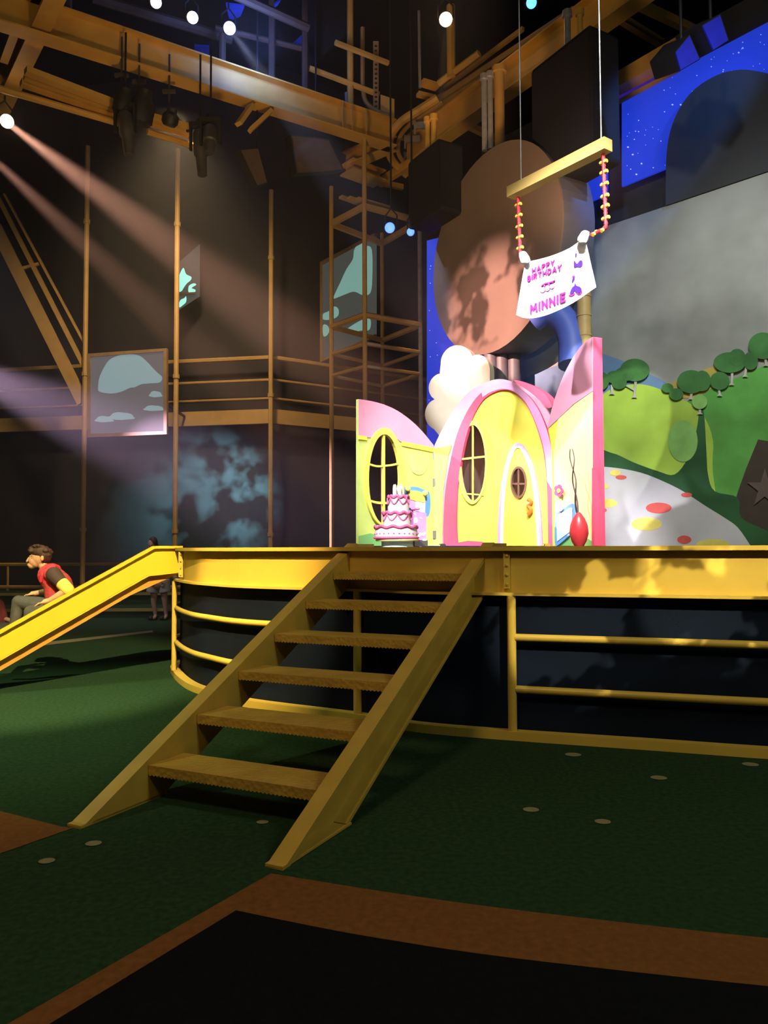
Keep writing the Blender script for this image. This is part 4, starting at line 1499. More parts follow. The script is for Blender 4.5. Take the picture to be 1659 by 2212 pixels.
# things painted or fixed on the right wing
bm = NB()
prism(bm, P_R, smooth_poly([(1199, 1175), (1198, 1140), (1200, 1112), (1206, 1106), (1230, 1090), (1237, 1088), (1240, 1096), (1238, 1140), (1236, 1150), (1206, 1177)], 4, True), (), .03, .03)
mir = obj('mirror_frame', bm, M['h_blue'], wingR)
bm = NB()
prism(bm, P_R, [(1203, 1170), (1202, 1118), (1206, 1112), (1233, 1096), (1236, 1100), (1234, 1146)], (), .036, .006)
M['h_pblue'] = mat('pale blue glass paint', (.45, .68, .85), .4)
obj('mirror_glass', bm, M['h_pblue'], mir)
bm = NB()
prism(bm, P_R, smooth_poly([(1203, 1097), (1205, 1090), (1205, 1082), (1210, 1082), (1211, 1090), (1215, 1098), (1212, 1104), (1206, 1104)], 4, True), (), .05, .03)
vs_ = obj('small_vase', bm, M['h_white'], wingR)
bm = NB()
for k in range(5):
    t = 2 * PI * k / 5
    prism(bm, P_R, oval(1206 + 5.5 * math.cos(t), 1060 + 8 * math.sin(t), 4.5, 6, 12), (), .05 + .001 * k, .01)
M['h_mag'] = mat('magenta petals', (.55, .06, .25), .6)
fl = obj('flower', bm, M['h_mag'], wingR)
bm = NB()
prism(bm, P_R, oval(1206, 1060, 3.4, 5, 12), (), .06, .012)
obj('flower_centre', bm, M['h_frame'], fl)
bm = NB()
prism(bm, P_R, [(1205, 1070), (1207, 1070), (1209, 1084), (1206, 1084)], (), .045, .01)
obj('stem', bm, M['h_greend'], fl)
rv = thing('red_vase', 'red teardrop vase with twisted dark twigs at right wing', 'vase', P_R.at(1251, 1176, .25))
bm = NB()
c = P_R.at(1251, 1176, .25)
lathe(bm, V((c.x, c.y, DECK)), [(.05, 0), (.085, .06), (.108, .15), (.10, .24), (.07, .32), (.03, .38), (.012, .395)], 24)
M['vase'] = mat('red vase glaze', (.75, .05, .07), .35)
obj('vase_body', bm, M['vase'], rv, True)
M['twig'] = mat('dark purple twig', (.05, .02, .03), .6)
for ph in (0, PI):
    bm = NB()
    tw = []
    for k in range(25):
        q = k / 24
        y = 1118 - q * 148
        x = 1248 - q * 14 + 4.5 * math.sin(q * 9 + ph) * (.35 + .8 * q)
        tw.append(P_R.at(x, y, .25 + .015 * math.cos(q * 9 + ph)))
    tube(bm, tw, [.011 - .006 * k / 24 for k in range(25)], 6)
    obj('twig', bm, M['twig'], rv, True)

# white scalloped cloud board behind the house
PG = pxplane(925, 12.6, 1045, 12.0)
bm = NB()
lobes = [(965, 960)] + oval(948, 895, 30, 34, 14, 0, PI * .62, PI * 1.40) + oval(958, 838, 32, 32, 14, 0, PI * .80, PI * 1.42) + oval(988, 786, 36, 40, 16, 0, PI * .98, PI * 1.78) + oval(1032, 800, 26, 34, 12, 0, PI * 1.35, PI * 2.0) + [(1060, 960)]
prism(bm, PG, lobes, (), 0, .14)
tag(obj('cloud_board', bm, M['h_cream']), 'large cream scalloped cloud-shaped board behind the house roof', 'set piece')
# blue curved tube from disc to house
bm = NB()
M['arm'] = mat('blue curved tube', (.10, .16, .70), .5, 0, .08, 2)
ctr = smooth_poly([(1150, 690), (1178, 672), (1205, 680), (1226, 705), (1236, 740), (1236, 790)], 5)
tube(bm, [pt(x, y, 11.6 - i * .015) for i, (x, y) in enumerate(ctr)], .20, 16)
tag(obj('curved_tube', bm, M['arm'], None, True), 'fat blue curved tube behind the banner above the right wing', 'tube')

# ------------------------------------------------------------------ cake, chair, gift on the stage
M['icing'] = mat('white icing', (.86, .78, .80), .5, 0, .04, 6)
M['pinkice'] = mat('hot pink icing', (.85, .16, .38), .45, 0, .08, 6)
M['plate'] = mat('cream cake plate', (.85, .72, .35), .4)
M['standb'] = mat('pale blue cake stand', (.60, .85, .92), .5)
YK = 8.6
cc = pt(858, 1181, YK)
k_ = YK / F_
cake = thing('birthday_cake', 'three-tier pink and white birthday cake on stage behind the stairs', 'cake', V((cc.x, YK, DECK)))
def zpx(py): return pt(858, py, YK).z
bm = NB()
lathe(bm, V((cc.x, YK, DECK)), [(36 * k_, 0), (34 * k_, .02), (34 * k_, zpx(1168) - DECK)], 32)
obj('stand', bm, M['standb'], cake, True)
bm = NB()
lathe(bm, V((cc.x, YK, zpx(1169))), [(46 * k_, 0), (47 * k_, .012), (46 * k_, .025)], 32)
obj('plate', bm, M['plate'], cake, True)
for (xo, r0, r1, y0, y1) in ((-2, 46, 44, 1164, 1135), (0, 30, 29, 1135, 1105), (3, 23, 20, 1106, 1070)):
    x = cc.x + xo * k_
    z0, z1 = zpx(y0), zpx(y1)
    bm = NB()
    lathe(bm, V((x, YK, z0)), [(r0 * k_, 0), (r0 * k_ * 1.02, (z1 - z0) * .3), (r1 * k_, z1 - z0), (.01, z1 - z0 + .005)], 40)
    tr_ = obj('tier', bm, M['icing'], cake, True)
    bm = NB()
    ring = []
    n = 72
    for k in range(n):
        t = 2 * PI * k / n
        ring.append(V((x + (r1 + 1.6) * k_ * math.cos(t), YK + (r1 + 1.6) * k_ * math.sin(t), z1 - .018 + .010 * math.sin(10 * t))))
    tube(bm, ring, .016, 8, True)
    obj('icing_ruffle', bm, M['pinkice'], tr_, True)
    bm = NB()
    if y0 < 1150:
        for s_ in range(8):
            pts_ = []
            for k in range(9):
                t = 2 * PI * (s_ + k / 8) / 8
                sag = math.sin(PI * k / 8)
                pts_.append(V((x + (r0 + 1.2) * k_ * math.cos(t), YK + (r0 + 1.2) * k_ * math.sin(t), z1 - .03 - .07 * sag)))
            tube(bm, pts_, .007, 6)
    else:
        for k in range(26):
            t = 2 * PI * k / 26
            ell(bm, V((x + (r0 + .6) * k_ * math.cos(t), YK + (r0 + .6) * k_ * math.sin(t), z0 + .055)), .009, .009, .009, None, 8, 6)
        tube(bm, [V((x + (r0 + 1) * k_ * math.cos(2 * PI * k / 40), YK + (r0 + 1) * k_ * math.sin(2 * PI * k / 40), z0 + .012)) for k in range(40)], .013, 8, True)
    obj('icing_garland', bm, M['pinkice'], tr_, True)
M['flame'] = lamp_mat('candle flame', (1, .72, .35), 12)
for i in range(5):
    t = 2 * PI * i / 5 + .3
    x, y = cc.x + 2 * k_ + 9 * k_ * math.cos(t), YK + 9 * k_ * math.sin(t)
    z = zpx(1070)
    bm = NB()
    tube(bm, [V((x, y, z)), V((x, y, z + .085))], .013, 10)
    cd = obj('candle', bm, M['icing'], cake, True)
    bm = NB()
    lathe(bm, V((x, y, z + .085)), [(.002, 0), (.009, .008), (.007, .02), (.001, .034)], 10)
    obj('flame', bm, M['flame'], cd, True)

ch = thing('armchair_flat', 'blue framed cut-out chair back with yellow corner knobs behind the cake', 'chair', P_L.at(905, 1176, .25))
PCh = pxplane(870, 9.6, 935, 9.9)
bm = NB()
chair_o = smooth_poly([(879, 1052), (900, 1052), (920, 1060), (928, 1066), (930, 1090), (927, 1112), (921, 1117)], 4) + [(921, 1180), (878, 1180)]
prism(bm, PCh, chair_o, (), 0, .05)
obj('frame', bm, M['h_blue'], ch)
bm = NB()
prism(bm, PCh, [(884, 1060), (900, 1060), (917, 1066), (919, 1086), (901, 1083), (882, 1078)], (), .02, .02)
obj('back_cushion', bm, M['h_frame'], ch)
bm = NB()
prism(bm, PCh, [(882, 1079), (897, 1083), (897, 1102), (884, 1096)], (), .02, .02)
obj('patch', bm, M['h_lilac'], ch)
bm = NB()
prism(bm, PCh, [(898, 1083), (919, 1087), (918, 1108), (898, 1103)], (), .02, .02)
obj('patch', bm, M['h_white'], ch)
for x, y in ((881, 1056), (918, 1066)):
    bm = NB()
    ell(bm, PCh.at(x, y, .03), .035, .025, .035)
    obj('knob', bm, M['h_frame'], ch, True)
gift = thing('gift_box', 'purple wrapped gift box with white confetti right of the cake', 'box', V((pt(908, 1181, 9.3).x, 9.35, DECK)))
PGf = pxplane(893, 9.3, 921, 9.35)
bm = NB()
prism(bm, PGf, [(893, 1103), (921, 1108), (921, 1167), (893, 1166)], (), 0, .16)
gb = obj('box', bm, M['h_purple'], gift)
bm = NB()
prism(bm, PGf, oval(898, 1124, 5, 6, 16), (), .004, .004)
for q in ([(907, 1117), (912, 1119), (912, 1121), (907, 1119)], [(893, 1108), (899, 1110), (899, 1112), (893, 1110)], [(913, 1164), (921, 1164), (921, 1168), (913, 1168)],
          [(902, 1158), (907, 1150), (912, 1152), (918, 1148), (921, 1152), (916, 1158), (910, 1156), (905, 1162)]):
    prism(bm, PGf, q, (), .004, .004)
obj('confetti', bm, M['h_white'], gb)
bm = NB()
for s_ in (-1, 1):
    ell(bm, PGf.at(897, 1103, .0) + V((s_ * .025, 0, .02)), .03, .02, .018)
obj('bow', bm, M['pinkice'], gift, True)
bm = NB()
prism(bm, PGf, [(896, 1167), (924, 1167), (924, 1180), (896, 1180)], (), .0, .16)
obj('plinth', bm, M['blackgrey'], gift)
# small stage fittings at the deck edge
for (x, y, m, lb) in ((957, 1175, 'black', 'small black floor box on the deck at the foot of the house'), (1182, 1173, 'gantry', 'small brass latch on the deck right of the door')):
    p = pt(x, 1179, 8.8)
    bm = NB()
    bar(bm, V((p.x - .03, 8.8, DECK + .014)), V((p.x + .03, 8.8, DECK + .014)), .05, .028)
    bar(bm, V((p.x - .045, 8.8, DECK + .034)), V((p.x + .025, 8.8, DECK + .034)), .03, .010)
    tag(obj('deck_fitting', bm, M[m]), lb, 'fitting')

# ------------------------------------------------------------------ banner hung from a yellow bar
PB = pxplane(1108, 9.1, 1318, 8.0)
M['barp'] = mat('pale yellow bar', (.85, .62, .22), .5, 0, .05, 3)
M['banner'] = mat('white banner cloth', (.90, .88, .90), .7, 0, .02, 3)
M['glove'] = mat('white glove', (.85, .83, .86), .7, 0, .03, 8)
M['rope'] = mat('red rope', (.70, .03, .05), .6)
M['bead'] = mat('yellow bead', (.85, .62, .10), .4)
M['bpink'] = mat('pink letter', (.34, .02, .27), .7)
M['bpurple'] = mat('purple print', (.08, .02, .45), .6)
hb = thing('hanging_bar', 'yellow square bar hung level on thin cables above the banner', 'bar', PB.at(1215, 362))
a, b = PB.at(1103, 416), PB.at(1314, 313)
z = (a.z + b.z) / 2
a.z = b.z = z
bm = NB()
bar(bm, a, b, .13, .125)
obj('beam', bm, M['barp'], hb)
for x, y in ((1126, 405), (1299, 318)):
    p = PB.at(x, y)
    bm = NB()
    tube(bm, [V((p.x, p.y, z + .05)), V((p.x, p.y, 14.9))], .0075, 6)
    obj('cable', bm, M['cable'], hb)
def beaded(pts_, n, name, label, grp):
    t = thing(name, label, 'rope', V(pts_[-1]), grp)
    bm = NB()
    # ringed red rope
    dense = []
    rad = []
    for p, q in zip(pts_, pts_[1:]):
        m_ = max(2, int((V(q) - V(p)).length / .018))
        for k in range(m_):
            dense.append(V(p).lerp(V(q), k / m_))
            rad.append(.017 if len(dense) % 2 else .023)
    dense.append(V(pts_[-1])); rad.append(.016)
    tube(bm, dense, rad, 8)
    obj('cord', bm, M['rope'], t, True)
    total = len(dense)
    for k in range(n):
        i = min(total - 2, int((k + .75) / (n + .2) * total))
        c, d = dense[i], (dense[i + 1] - dense[i]).normalized()
        s = d.orthogonal().normalized()
        if abs(d.z) > .8:
            s = PB.D
        bm = NB()
        tube(bm, [c - s * .045, c - s * .03, c, c + s * .03, c + s * .045], [.018, .024, .017, .024, .018], 10)
        obj('bead', bm, M['bead'], t, True)
    return t
beaded([PB.at(1119, 426, 0), PB.at(1124, 546, 0)], 5, 'beaded_rope', 'red rope with yellow beads at the left end of the bar', None)
beaded([PB.at(1303, 332, 0), PB.at(1309, 486, 0), PB.at(1307, 494, 0), PB.at(1276, 508, 0)], 8, 'beaded_rope', 'longer red rope with yellow beads at the right end of the bar', None)
ban = thing('birthday_banner', 'white birthday banner with pink lettering held up by two white gloves', 'banner', PB.at(1200, 683))
topc = smooth_poly([(1134, 566), (1160, 561), (1195, 551), (1230, 536), (1254, 520), (1266, 523)], 4)
botc = smooth_poly([(1115, 680), (1135, 687), (1165, 685), (1200, 673), (1240, 653), (1288, 620)], 4)
bm = NB()
n = len(topc)
rowsF, rowsB = [], []
for i in range(n):
    colF, colB = [], []
    for j in range(9):
        q = j / 8
        x = topc[i][0] * (1 - q) + botc[i][0] * q
        y = topc[i][1] * (1 - q) + botc[i][1] * q
        bow = 0.0
        colF.append(bm.verts.new(PB.at(x, y, bow)))
        colB.append(bm.verts.new(PB.at(x, y, bow - .015)))
    rowsF.append(colF); rowsB.append(colB)
for i in range(n - 1):
    for j in range(8):
        bm.faces.new((rowsF[i][j], rowsF[i + 1][j], rowsF[i + 1][j + 1], rowsF[i][j + 1]))
        bm.faces.new((rowsB[i][j + 1], rowsB[i + 1][j + 1], rowsB[i + 1][j], rowsB[i][j]))
for j in range(8):
    bm.faces.new((rowsF[0][j], rowsF[0][j + 1], rowsB[0][j + 1], rowsB[0][j]))
    bm.faces.new((rowsF[-1][j], rowsB[-1][j], rowsB[-1][j + 1], rowsF[-1][j + 1]))
for i in range(n - 1):
    bm.faces.new((rowsF[i][0], rowsB[i][0], rowsB[i + 1][0], rowsF[i + 1][0]))
    bm.faces.new((rowsF[i][8], rowsF[i + 1][8], rowsB[i + 1][8], rowsB[i][8]))
cloth = obj('cloth', bm, M['banner'], ban)
GL = {'H': [[(0, 0), (0, 1)], [(.7, 0), (.7, 1)], [(0, .5), (.7, .5)]], 'A': [[(0, 0), (.38, 1), (.76, 0)], [(.15, .36), (.61, .36)]],
      'P': [[(0, 0), (0, 1), (.5, .98), (.62, .75), (.5, .52), (0, .5)]], 'Y': [[(0, 1), (.35, .5), (.7, 1)], [(.35, .5), (.35, 0)]],
      'B': [[(0, 0), (0, 1), (.45, .98), (.56, .77), (.42, .55), (0, .53)], [(.42, .55), (.62, .3), (.5, .02), (0, 0)]], 'I': [[(0, 0), (0, 1)]],
      'R': [[(0, 0), (0, 1), (.5, .98), (.62, .75), (.5, .52), (0, .5)], [(.3, .5), (.62, 0)]], 'T': [[(0, 1), (.7, 1)], [(.35, 1), (.35, 0)]],
      'D': [[(0, 0), (0, 1), (.4, .95), (.65, .7), (.65, .3), (.4, .05), (0, 0)]], 'M': [[(0, 0), (.08, 1), (.42, .3), (.76, 1), (.84, 0)]],
      'N': [[(0, 0), (0, 1), (.62, 0), (.62, 1)]], 'E': [[(.55, 1), (0, 1), (0, 0), (.55, 0)], [(0, .5), (.48, .5)]]}
def letters(txt, p0, p1, hpx, m, parent, name, rad=.010):
    """brush-stroke letters along a slanted baseline on the banner"""
    A, B = PB.to2(*p0, .006), PB.to2(*p1, .006)
    H = hpx * 8.6 / F_
    ws = [max(q[0] for st_ in GL[c] for q in st_) for c in txt]
    gap = .42
    tot = sum(ws) + gap * (len(txt) - 1)
    x = 0
    for c, w in zip(txt, ws):
        bm = NB()
        for st_ in GL[c]:
            pts_ = []
            for gx, gz in st_:
                f = (x + gx) / tot
                pts_.append(PB.to3(A[0] + (B[0] - A[0]) * f, A[1] + (B[1] - A[1]) * f + gz * H, .011))
            for pa_, pb_ in zip(pts_, pts_[1:]):
                e_ = (pb_ - pa_).normalized() * rad * .7
                bar(bm, pa_ - e_, pb_ + e_, rad * 2, .008, PB.N)
        obj(name, bm, m, parent)
        x += w + gap
letters('HAPPY', (1151, 590), (1198, 572), 10, M['bpink'], cloth, 'letter', .0068)
letters('BIRTHDAY', (1141, 608), (1213, 583), 11, M['bpink'], cloth, 'letter', .0072)
letters('MINNIE', (1147, 677), (1221, 650), 17, M['bpink'], cloth, 'letter', .0118)
bm = NB()
# cake garland drawn under the greeting
tube(bm, [PB.at(x, y, .006) for x, y in smooth_poly([(1170, 618), (1178, 613), (1188, 611), (1199, 606)], 4)], .012, 6)
for x, y in ((1177, 617), (1187, 614), (1195, 609)):
    ell(bm, PB.at(x, y, .006), .016, .006, .016)
for c in ((1172, 630), (1182, 627), (1192, 622)):
    tube(bm, [PB.at(x, y, .005) for x, y in oval(c[0], c[1] - 3, 5.5, 5, 8, -.3, 0, PI)], .004, 6)
obj('cake_drawing', bm, M['bpink'], cloth)
bm = NB()
prism(bm, PB, smooth_poly([(1240, 563), (1246, 570), (1252, 563), (1257, 563), (1258, 572), (1254, 577), (1247, 576), (1240, 577)], 4, True), (), .007, .005)
prism(bm, PB, [(1242, 548), (1246, 547), (1245, 554), (1243, 555)], (), .007, .005)
prism(bm, PB, smooth_poly([(1235, 608), (1237, 602), (1240, 597), (1241, 603), (1237, 610)], 3, True), (), .007, .005)
prism(bm, PB, smooth_poly([(1231, 634), (1234, 625), (1239, 618), (1241, 626), (1237, 634)], 4, True), (), .009, .005)
prism(bm, PB, smooth_poly([(1242, 612), (1245, 617), (1253, 620), (1256, 628), (1250, 633), (1243, 630), (1240, 621)], 4, True), (), .009, .005)
obj('shoe_and_ribbon_print', bm, M['bpurple'], cloth)
bm = NB()
prism(bm, PB, smooth_poly([(1228, 638), (1233, 636), (1240, 633), (1241, 636), (1234, 640)], 3, True), (), .007, .004)
prism(bm, PB, smooth_poly([(1244, 632), (1251, 635), (1257, 628), (1256, 634), (1250, 637)], 3, True), (), .007, .004)
prism(bm, PB, oval(1239, 598, 3, 3, 10), (), .006, .004)
obj('shoe_sole_print', bm, M['bpink'], cloth)
# two gripping gloves
def glove(cx, cy, flip, label):
    t = thing('glove_clip', label, 'glove', PB.at(cx, cy, .02), None)
    def G(x, y, o=0): return PB.at(cx + flip * x, cy + y, .02 + o)
    bm = NB()
    capsule(bm, G(-1, -6), G(3, 3), .050, .058)
    for k, (dx, dy) in enumerate(((-2, 8), (1.5, 9), (5, 8.5), (8, 6.5))):
        base = G(-3 + k * 3.2, 2, .025)
        m_ = G(-2 + k * 3.4, 8, .045)
        e = G(dx, dy, .02)
        capsule(bm, base, m_, .019, .019, 8)
        capsule(bm, m_, e, .019, .016, 8)
    capsule(bm, G(8, -2, .01), G(12, 5, .03), .020, .017, 8)
    o = obj('hand', bm, M['glove'], t, True)
    rm = o.modifiers.new('r', 'REMESH')
    rm.mode = 'VOXEL'
    rm.voxel_size = .007
    rm.use_smooth_shade = True
    bm = NB()
    lathe(bm, G(-3, -13), [(.03, 0), (.042, .01), (.036, .03)], 14, V((0, 0, -1)))
    obj('cuff', bm, M['glove'], t, True)
glove(1131, 558, 1, 'white glove gripping the upper left corner of the banner')
glove(1262, 514, -1, 'white glove gripping the upper right corner of the banner')

# ------------------------------------------------------------------ people
def remesh(o, v, sm=2):
    m = o.modifiers.new('r', 'REMESH')
    m.mode = 'VOXEL'
    m.voxel_size = v
    m.use_smooth_shade = True
    s = o.modifiers.new('s', 'SMOOTH')
    s.factor = .5
    s.iterations = sm
    return o
M['skin'] = mat('fair skin', (.62, .34, .22), .55, 0, .06, 12)
M['hair'] = mat('dark brown hair', (.045, .018, .012), .6, 0, .3, 30, .6, 120)
M['denim'] = mat('charcoal denim', (.075, .075, .08), .8, 0, .2, 12, .2, 100)
M['tee'] = mat('dark brown shirt', (.055, .03, .03), .8, 0, .15, 8)
M['ysleeve'] = mat('yellow sleeve', (.80, .66, .12), .8, 0, .05, 8)
def plaid():
    m = mat('red plaid cloth', (.55, .03, .04), .8)
    nt = m.node_tree
    b = nt.nodes['Principled BSDF']
    tc = nt.nodes.new('ShaderNodeTexCoord')
    sx = nt.nodes.new('ShaderNodeSeparateXYZ')
    nt.links.new(tc.outputs['Object'], sx.inputs[0])
    outs = []
    for ax, fq in ((0, 26), (2, 26)):
        mu_ = nt.nodes.new('ShaderNodeMath'); mu_.operation = 'MULTIPLY'; mu_.inputs[1].default_value = fq
        fr = nt.nodes.new('ShaderNodeMath'); fr.operation = 'FRACT'
        lt = nt.nodes.new('ShaderNodeMath'); lt.operation = 'LESS_THAN'; lt.inputs[1].default_value = .28
        nt.links.new(sx.outputs[ax], mu_.inputs[0]); nt.links.new(mu_.outputs[0], fr.inputs[0]); nt.links.new(fr.outputs[0], lt.inputs[0])
        outs.append(lt)
    ad = nt.nodes.new('ShaderNodeMath'); ad.operation = 'ADD'
    nt.links.new(outs[0].outputs[0], ad.inputs[0]); nt.links.new(outs[1].outputs[0], ad.inputs[1])
    r = nt.nodes.new('ShaderNodeValToRGB')
    r.color_ramp.interpolation = 'CONSTANT'
    dv = nt.nodes.new('ShaderNodeMath'); dv.operation = 'MULTIPLY'; dv.inputs[1].default_value = .5
    nt.links.new(ad.outputs[0], dv.inputs[0]); nt.links.new(dv.outputs[0], r.inputs[0])
    r.color_ramp.elements[0].color = (.66, .035, .05, 1)
    r.color_ramp.elements[1].position = .4
    r.color_ramp.elements[1].color = (.42, .05, .06, 1)
    e = r.color_ramp.elements.new(.9)
    e.color = (.10, .14, .17, 1)
    nt.links.new(r.outputs[0], b.inputs['Base Color'])
    return m
M['plaid'] = plaid()
M['redcloth'] = mat('red hood lining', (.68, .03, .07), .8)

ym = 8.88
def mp(x, y, dy=0.0): return pt(x, y, ym + dy)
man = thing('person', 'person in red plaid vest sitting on the slide, leaning forward', 'person', mp(130, 1320))
# body: one continuous surface
bm = NB()
# head in profile facing left
hc = mp(86, 1202)
ell(bm, hc, .098, .080, .110)
ell(bm, mp(77, 1211), .075, .066, .080)
ell(bm, mp(69, 1222), .040, .045, .036)              # chin and jaw
capsule(bm, mp(62.5, 1205), mp(58.5, 1212.5), .010, .013)  # nose
ell(bm, mp(63, 1221), .022, .026, .010)              # lips
ell(bm, mp(63, 1218.5), .020, .024, .009)
ell(bm, mp(68, 1201.5), .020, .045, .012)            # brow ridge
ell(bm, mp(91, 1206, -.082), .020, .014, .032)       # ear
ell(bm, mp(91, 1206, .082), .020, .014, .032)
capsule(bm, mp(89, 1216), mp(101, 1234), .048, .056) # neck
capsule(bm, mp(110, 1243), mp(126, 1264), .108, .130)
capsule(bm, mp(126, 1264), mp(134, 1308), .130, .145)
# arms
def arm(sh, el, wr, dz, parts=True):
    capsule(bm, sh, el, .062, .047)
    capsule(bm, el, wr, .046, .030)
arm(mp(116, 1240, -.17), mp(147, 1274, -.25), mp(108, 1297, -.27), -1)
arm(mp(112, 1240, .17), mp(112, 1276, .25), mp(80, 1281, .22), 1)
def hand(wr, tip, side, fwd):
    """palm, four bent fingers and a thumb"""
    d = (tip - wr)
    L = d.length
    d.normalize()
    s = V((0, 1, 0)) * side
    s = (s - d * s.dot(d)).normalized()
    u = d.cross(s).normalized()
    if u.z < 0: u = -u
    capsule(bm, wr, wr + d * .05, .028, .034)
    capsule(bm, wr + d * .03 + s * .018, wr + d * .075 + s * .024, .020, .018)
    capsule(bm, wr + d * .03 - s * .018, wr + d * .075 - s * .024, .020, .018)
    for k, (o_, ln) in enumerate(((-.033, .066), (-.011, .082), (.012, .078), (.034, .060))):
        b0 = wr + d * .078 + s * o_
        m_ = b0 + d * ln * .5 + u * .006 + s * o_ * .25
        e = b0 + d * ln - u * .010 + s * o_ * .45
        capsule(bm, b0, m_, .0105, .0098, 8)
        capsule(bm, m_, e, .0098, .0085, 8)
    t0 = wr + d * .03 + s * .03 * fwd
    t1 = t0 + d * .035 + s * .028 * fwd
    capsule(bm, t0, t1, .014, .012, 8)
    capsule(bm, t1, t1 + d * .03 + s * .004 * fwd, .012, .010, 8)
hand(mp(108, 1297, -.27), mp(72, 1309, -.30), 1, 1)
hand(mp(80, 1281, .22), mp(46, 1289, .20), 1, -1)
# legs
hipn, hipf = mp(132, 1314, -.10), mp(132, 1312, .10)
kn, kf = mp(66, 1322, -.12), mp(40, 1300, .12)
an, af = mp(58, 1385, -.12), mp(28, 1372, .10)
body = obj('body', bm, M['skin'], man, True)
remesh(body, .0065, 1)
bm = NB()
for hpt, k_n, a_n in ((hipn, kn, an), (hipf, kf, af)):
    capsule(bm, hpt, k_n, .105, .074)
    capsule(bm, k_n, a_n, .072, .052)
ell(bm, mp(133, 1308), .17, .19, .13)
remesh(obj('trousers', bm, M['denim'], man, True), .010, 2)
for a_n in (an, af):
    bm = NB()
    capsule(bm, a_n + V((.02, 0, -.05)), a_n + V((-.16, 0, -.075)), .045, .038)
    remesh(obj('shoe', bm, M['black'], man, True), .010, 2)
bm = NB()
capsule(bm, mp(108, 1243), mp(126, 1264), .135, .155)
capsule(bm, mp(126, 1264), mp(130, 1296), .155, .160)
capsule(bm, mp(110, 1240, -.11), mp(110, 1240, .11), .085, .085)
remesh(obj('plaid_vest', bm, M['plaid'], man, True), .010, 2)
bm = NB()
tube(bm, [mp(92, 1244, -.10), mp(104, 1229, -.125), mp(114, 1226, -.10), mp(121, 1230, 0), mp(114, 1226, .10), mp(104, 1229, .125), mp(92, 1244, .10)], [.03, .040, .050, .058, .050, .040, .03], 10)
tube(bm, [mp(98, 1229, -.10), mp(92, 1242, -.13), mp(88, 1258, -.12)], [.035, .030, .020], 8)
remesh(obj('hood', bm, M['redcloth'], man, True), .009, 2)
for sgn in (-1, 1):
    sh = mp(116, 1241, sgn * .18)
    el = mp(147, 1274, sgn * .25) if sgn < 0 else mp(112, 1276, .25)
    bm = NB()
    capsule(bm, sh, sh.lerp(el, .55), .086, .070)
    remesh(obj('shirt_sleeve', bm, M['tee'], man, True), .009, 2)
    bm = NB()
    capsule(bm, sh.lerp(el, .62), sh.lerp(el, 1.02), .072, .066)
    remesh(obj('under_sleeve', bm, M['ysleeve'], man, True), .009, 2)
bm = NB()
ell(bm, mp(88, 1193), .104, .090, .080)
ell(bm, mp(98, 1200), .066, .086, .090)
for k in range(34):
    t = random.uniform(-.35, PI - .45)
    w_ = random.uniform(-.07, .07)
    r_ = .098 + random.uniform(-.008, .010)
    c = mp(87, 1197) + V((math.cos(t) * r_, w_, math.sin(t) * r_ * .92))
    ell(bm, c, .028, .024, .020)
ell(bm, mp(72, 1184), .045, .06, .028)
ell(bm, mp(65, 1188), .024, .045, .016)
hairo = remesh(obj('hair', bm, M['hair'], man, True), .008, 1)
M['eye'] = mat('dark eye', (.02, .012, .01), .3)
bm = NB()
for sgn in (-1, 1):
    ell(bm, mp(68.5, 1205.5, sgn * .058), .006, .010, .004, None, 10, 8)
    capsule(bm, mp(66.5, 1201.5, sgn * .056), mp(69, 1201.5, sgn * .060), .0025, .002, 6)
obj('eyes_and_brows', bm, M['eye'], man, True)

# woman standing behind the slide
yw = 16.5
def wp_(x, y, dy=0.0): return pt(x, y, yw + dy)
wom = thing('person', 'person in white skirt and dark top standing behind the slide', 'person', wp_(345, 1338))
bm = NB()
ell(bm, wp_(328, 1175), .082, .09, .115)
ell(bm, wp_(326, 1180), .060, .075, .075)
capsule(bm, wp_(325.5, 1176, -.085), wp_(325, 1179, -.10), .012, .014, 8)
ell(bm, wp_(326, 1183, -.075), .025, .015, .010)
for sx in (-1, 1):
    ell(bm, wp_(328, 1175) + V((sx * .082, .01, 0)), .012, .02, .03)
capsule(bm, wp_(330, 1185), wp_(338, 1196), .045, .055)
capsule(bm, wp_(328, 1205), wp_(352, 1205), .07, .07)
capsule(bm, wp_(340, 1205), wp_(343, 1245), .14, .12)
capsule(bm, wp_(343, 1245), wp_(343, 1262), .125, .15)
for sx, el, wr in ((324, (316, 1228), (330, 1250)), (356, (364, 1230), (352, 1252))):
    capsule(bm, wp_(sx, 1206), wp_(*el), .048, .038)
    capsule(bm, wp_(*el), wp_(*wr, -.1), .036, .026)
    w0 = wp_(*wr, -.1)
    capsule(bm, w0, w0 + V((.0, -.03, -.06)), .028, .032, 8)
    for k in range(4):
        b0 = w0 + V((-.026 + .0175 * k, -.03, -.085))
        e_ = b0 + V((0, -.012, -(.05, .062, .058, .045)[k]))
        capsule(bm, b0, e_, .010, .008, 6)
    capsule(bm, w0 + V((.03, -.03, -.04)), w0 + V((.045, -.045, -.09)), .012, .010, 6)
for (x0, x1, x2, yk, ya) in ((333, 332, 336, 1301, 1330), (353, 356, 359, 1299, 1330)):
    capsule(bm, wp_(x0, 1268), wp_(x1, yk), .082, .058)
    capsule(bm, wp_(x1, yk), wp_(x2, ya), .058, .036)
    capsule(bm, wp_(x2, ya), wp_(x2 - 3, ya + 5, -.12), .036, .034)
M['skind'] = mat('skin', (.45, .27, .22), .6, 0, .06, 12)
remesh(obj('body', bm, M['skind'], wom, True), .011, 1)
bm = NB()
ell(bm, wp_(331, 1171, .02), .095, .10, .115)
ell(bm, wp_(334, 1182, .05), .085, .06, .13)
remesh(obj('hair', bm, M['hair'], wom, True), .012, 1)
bm = NB()
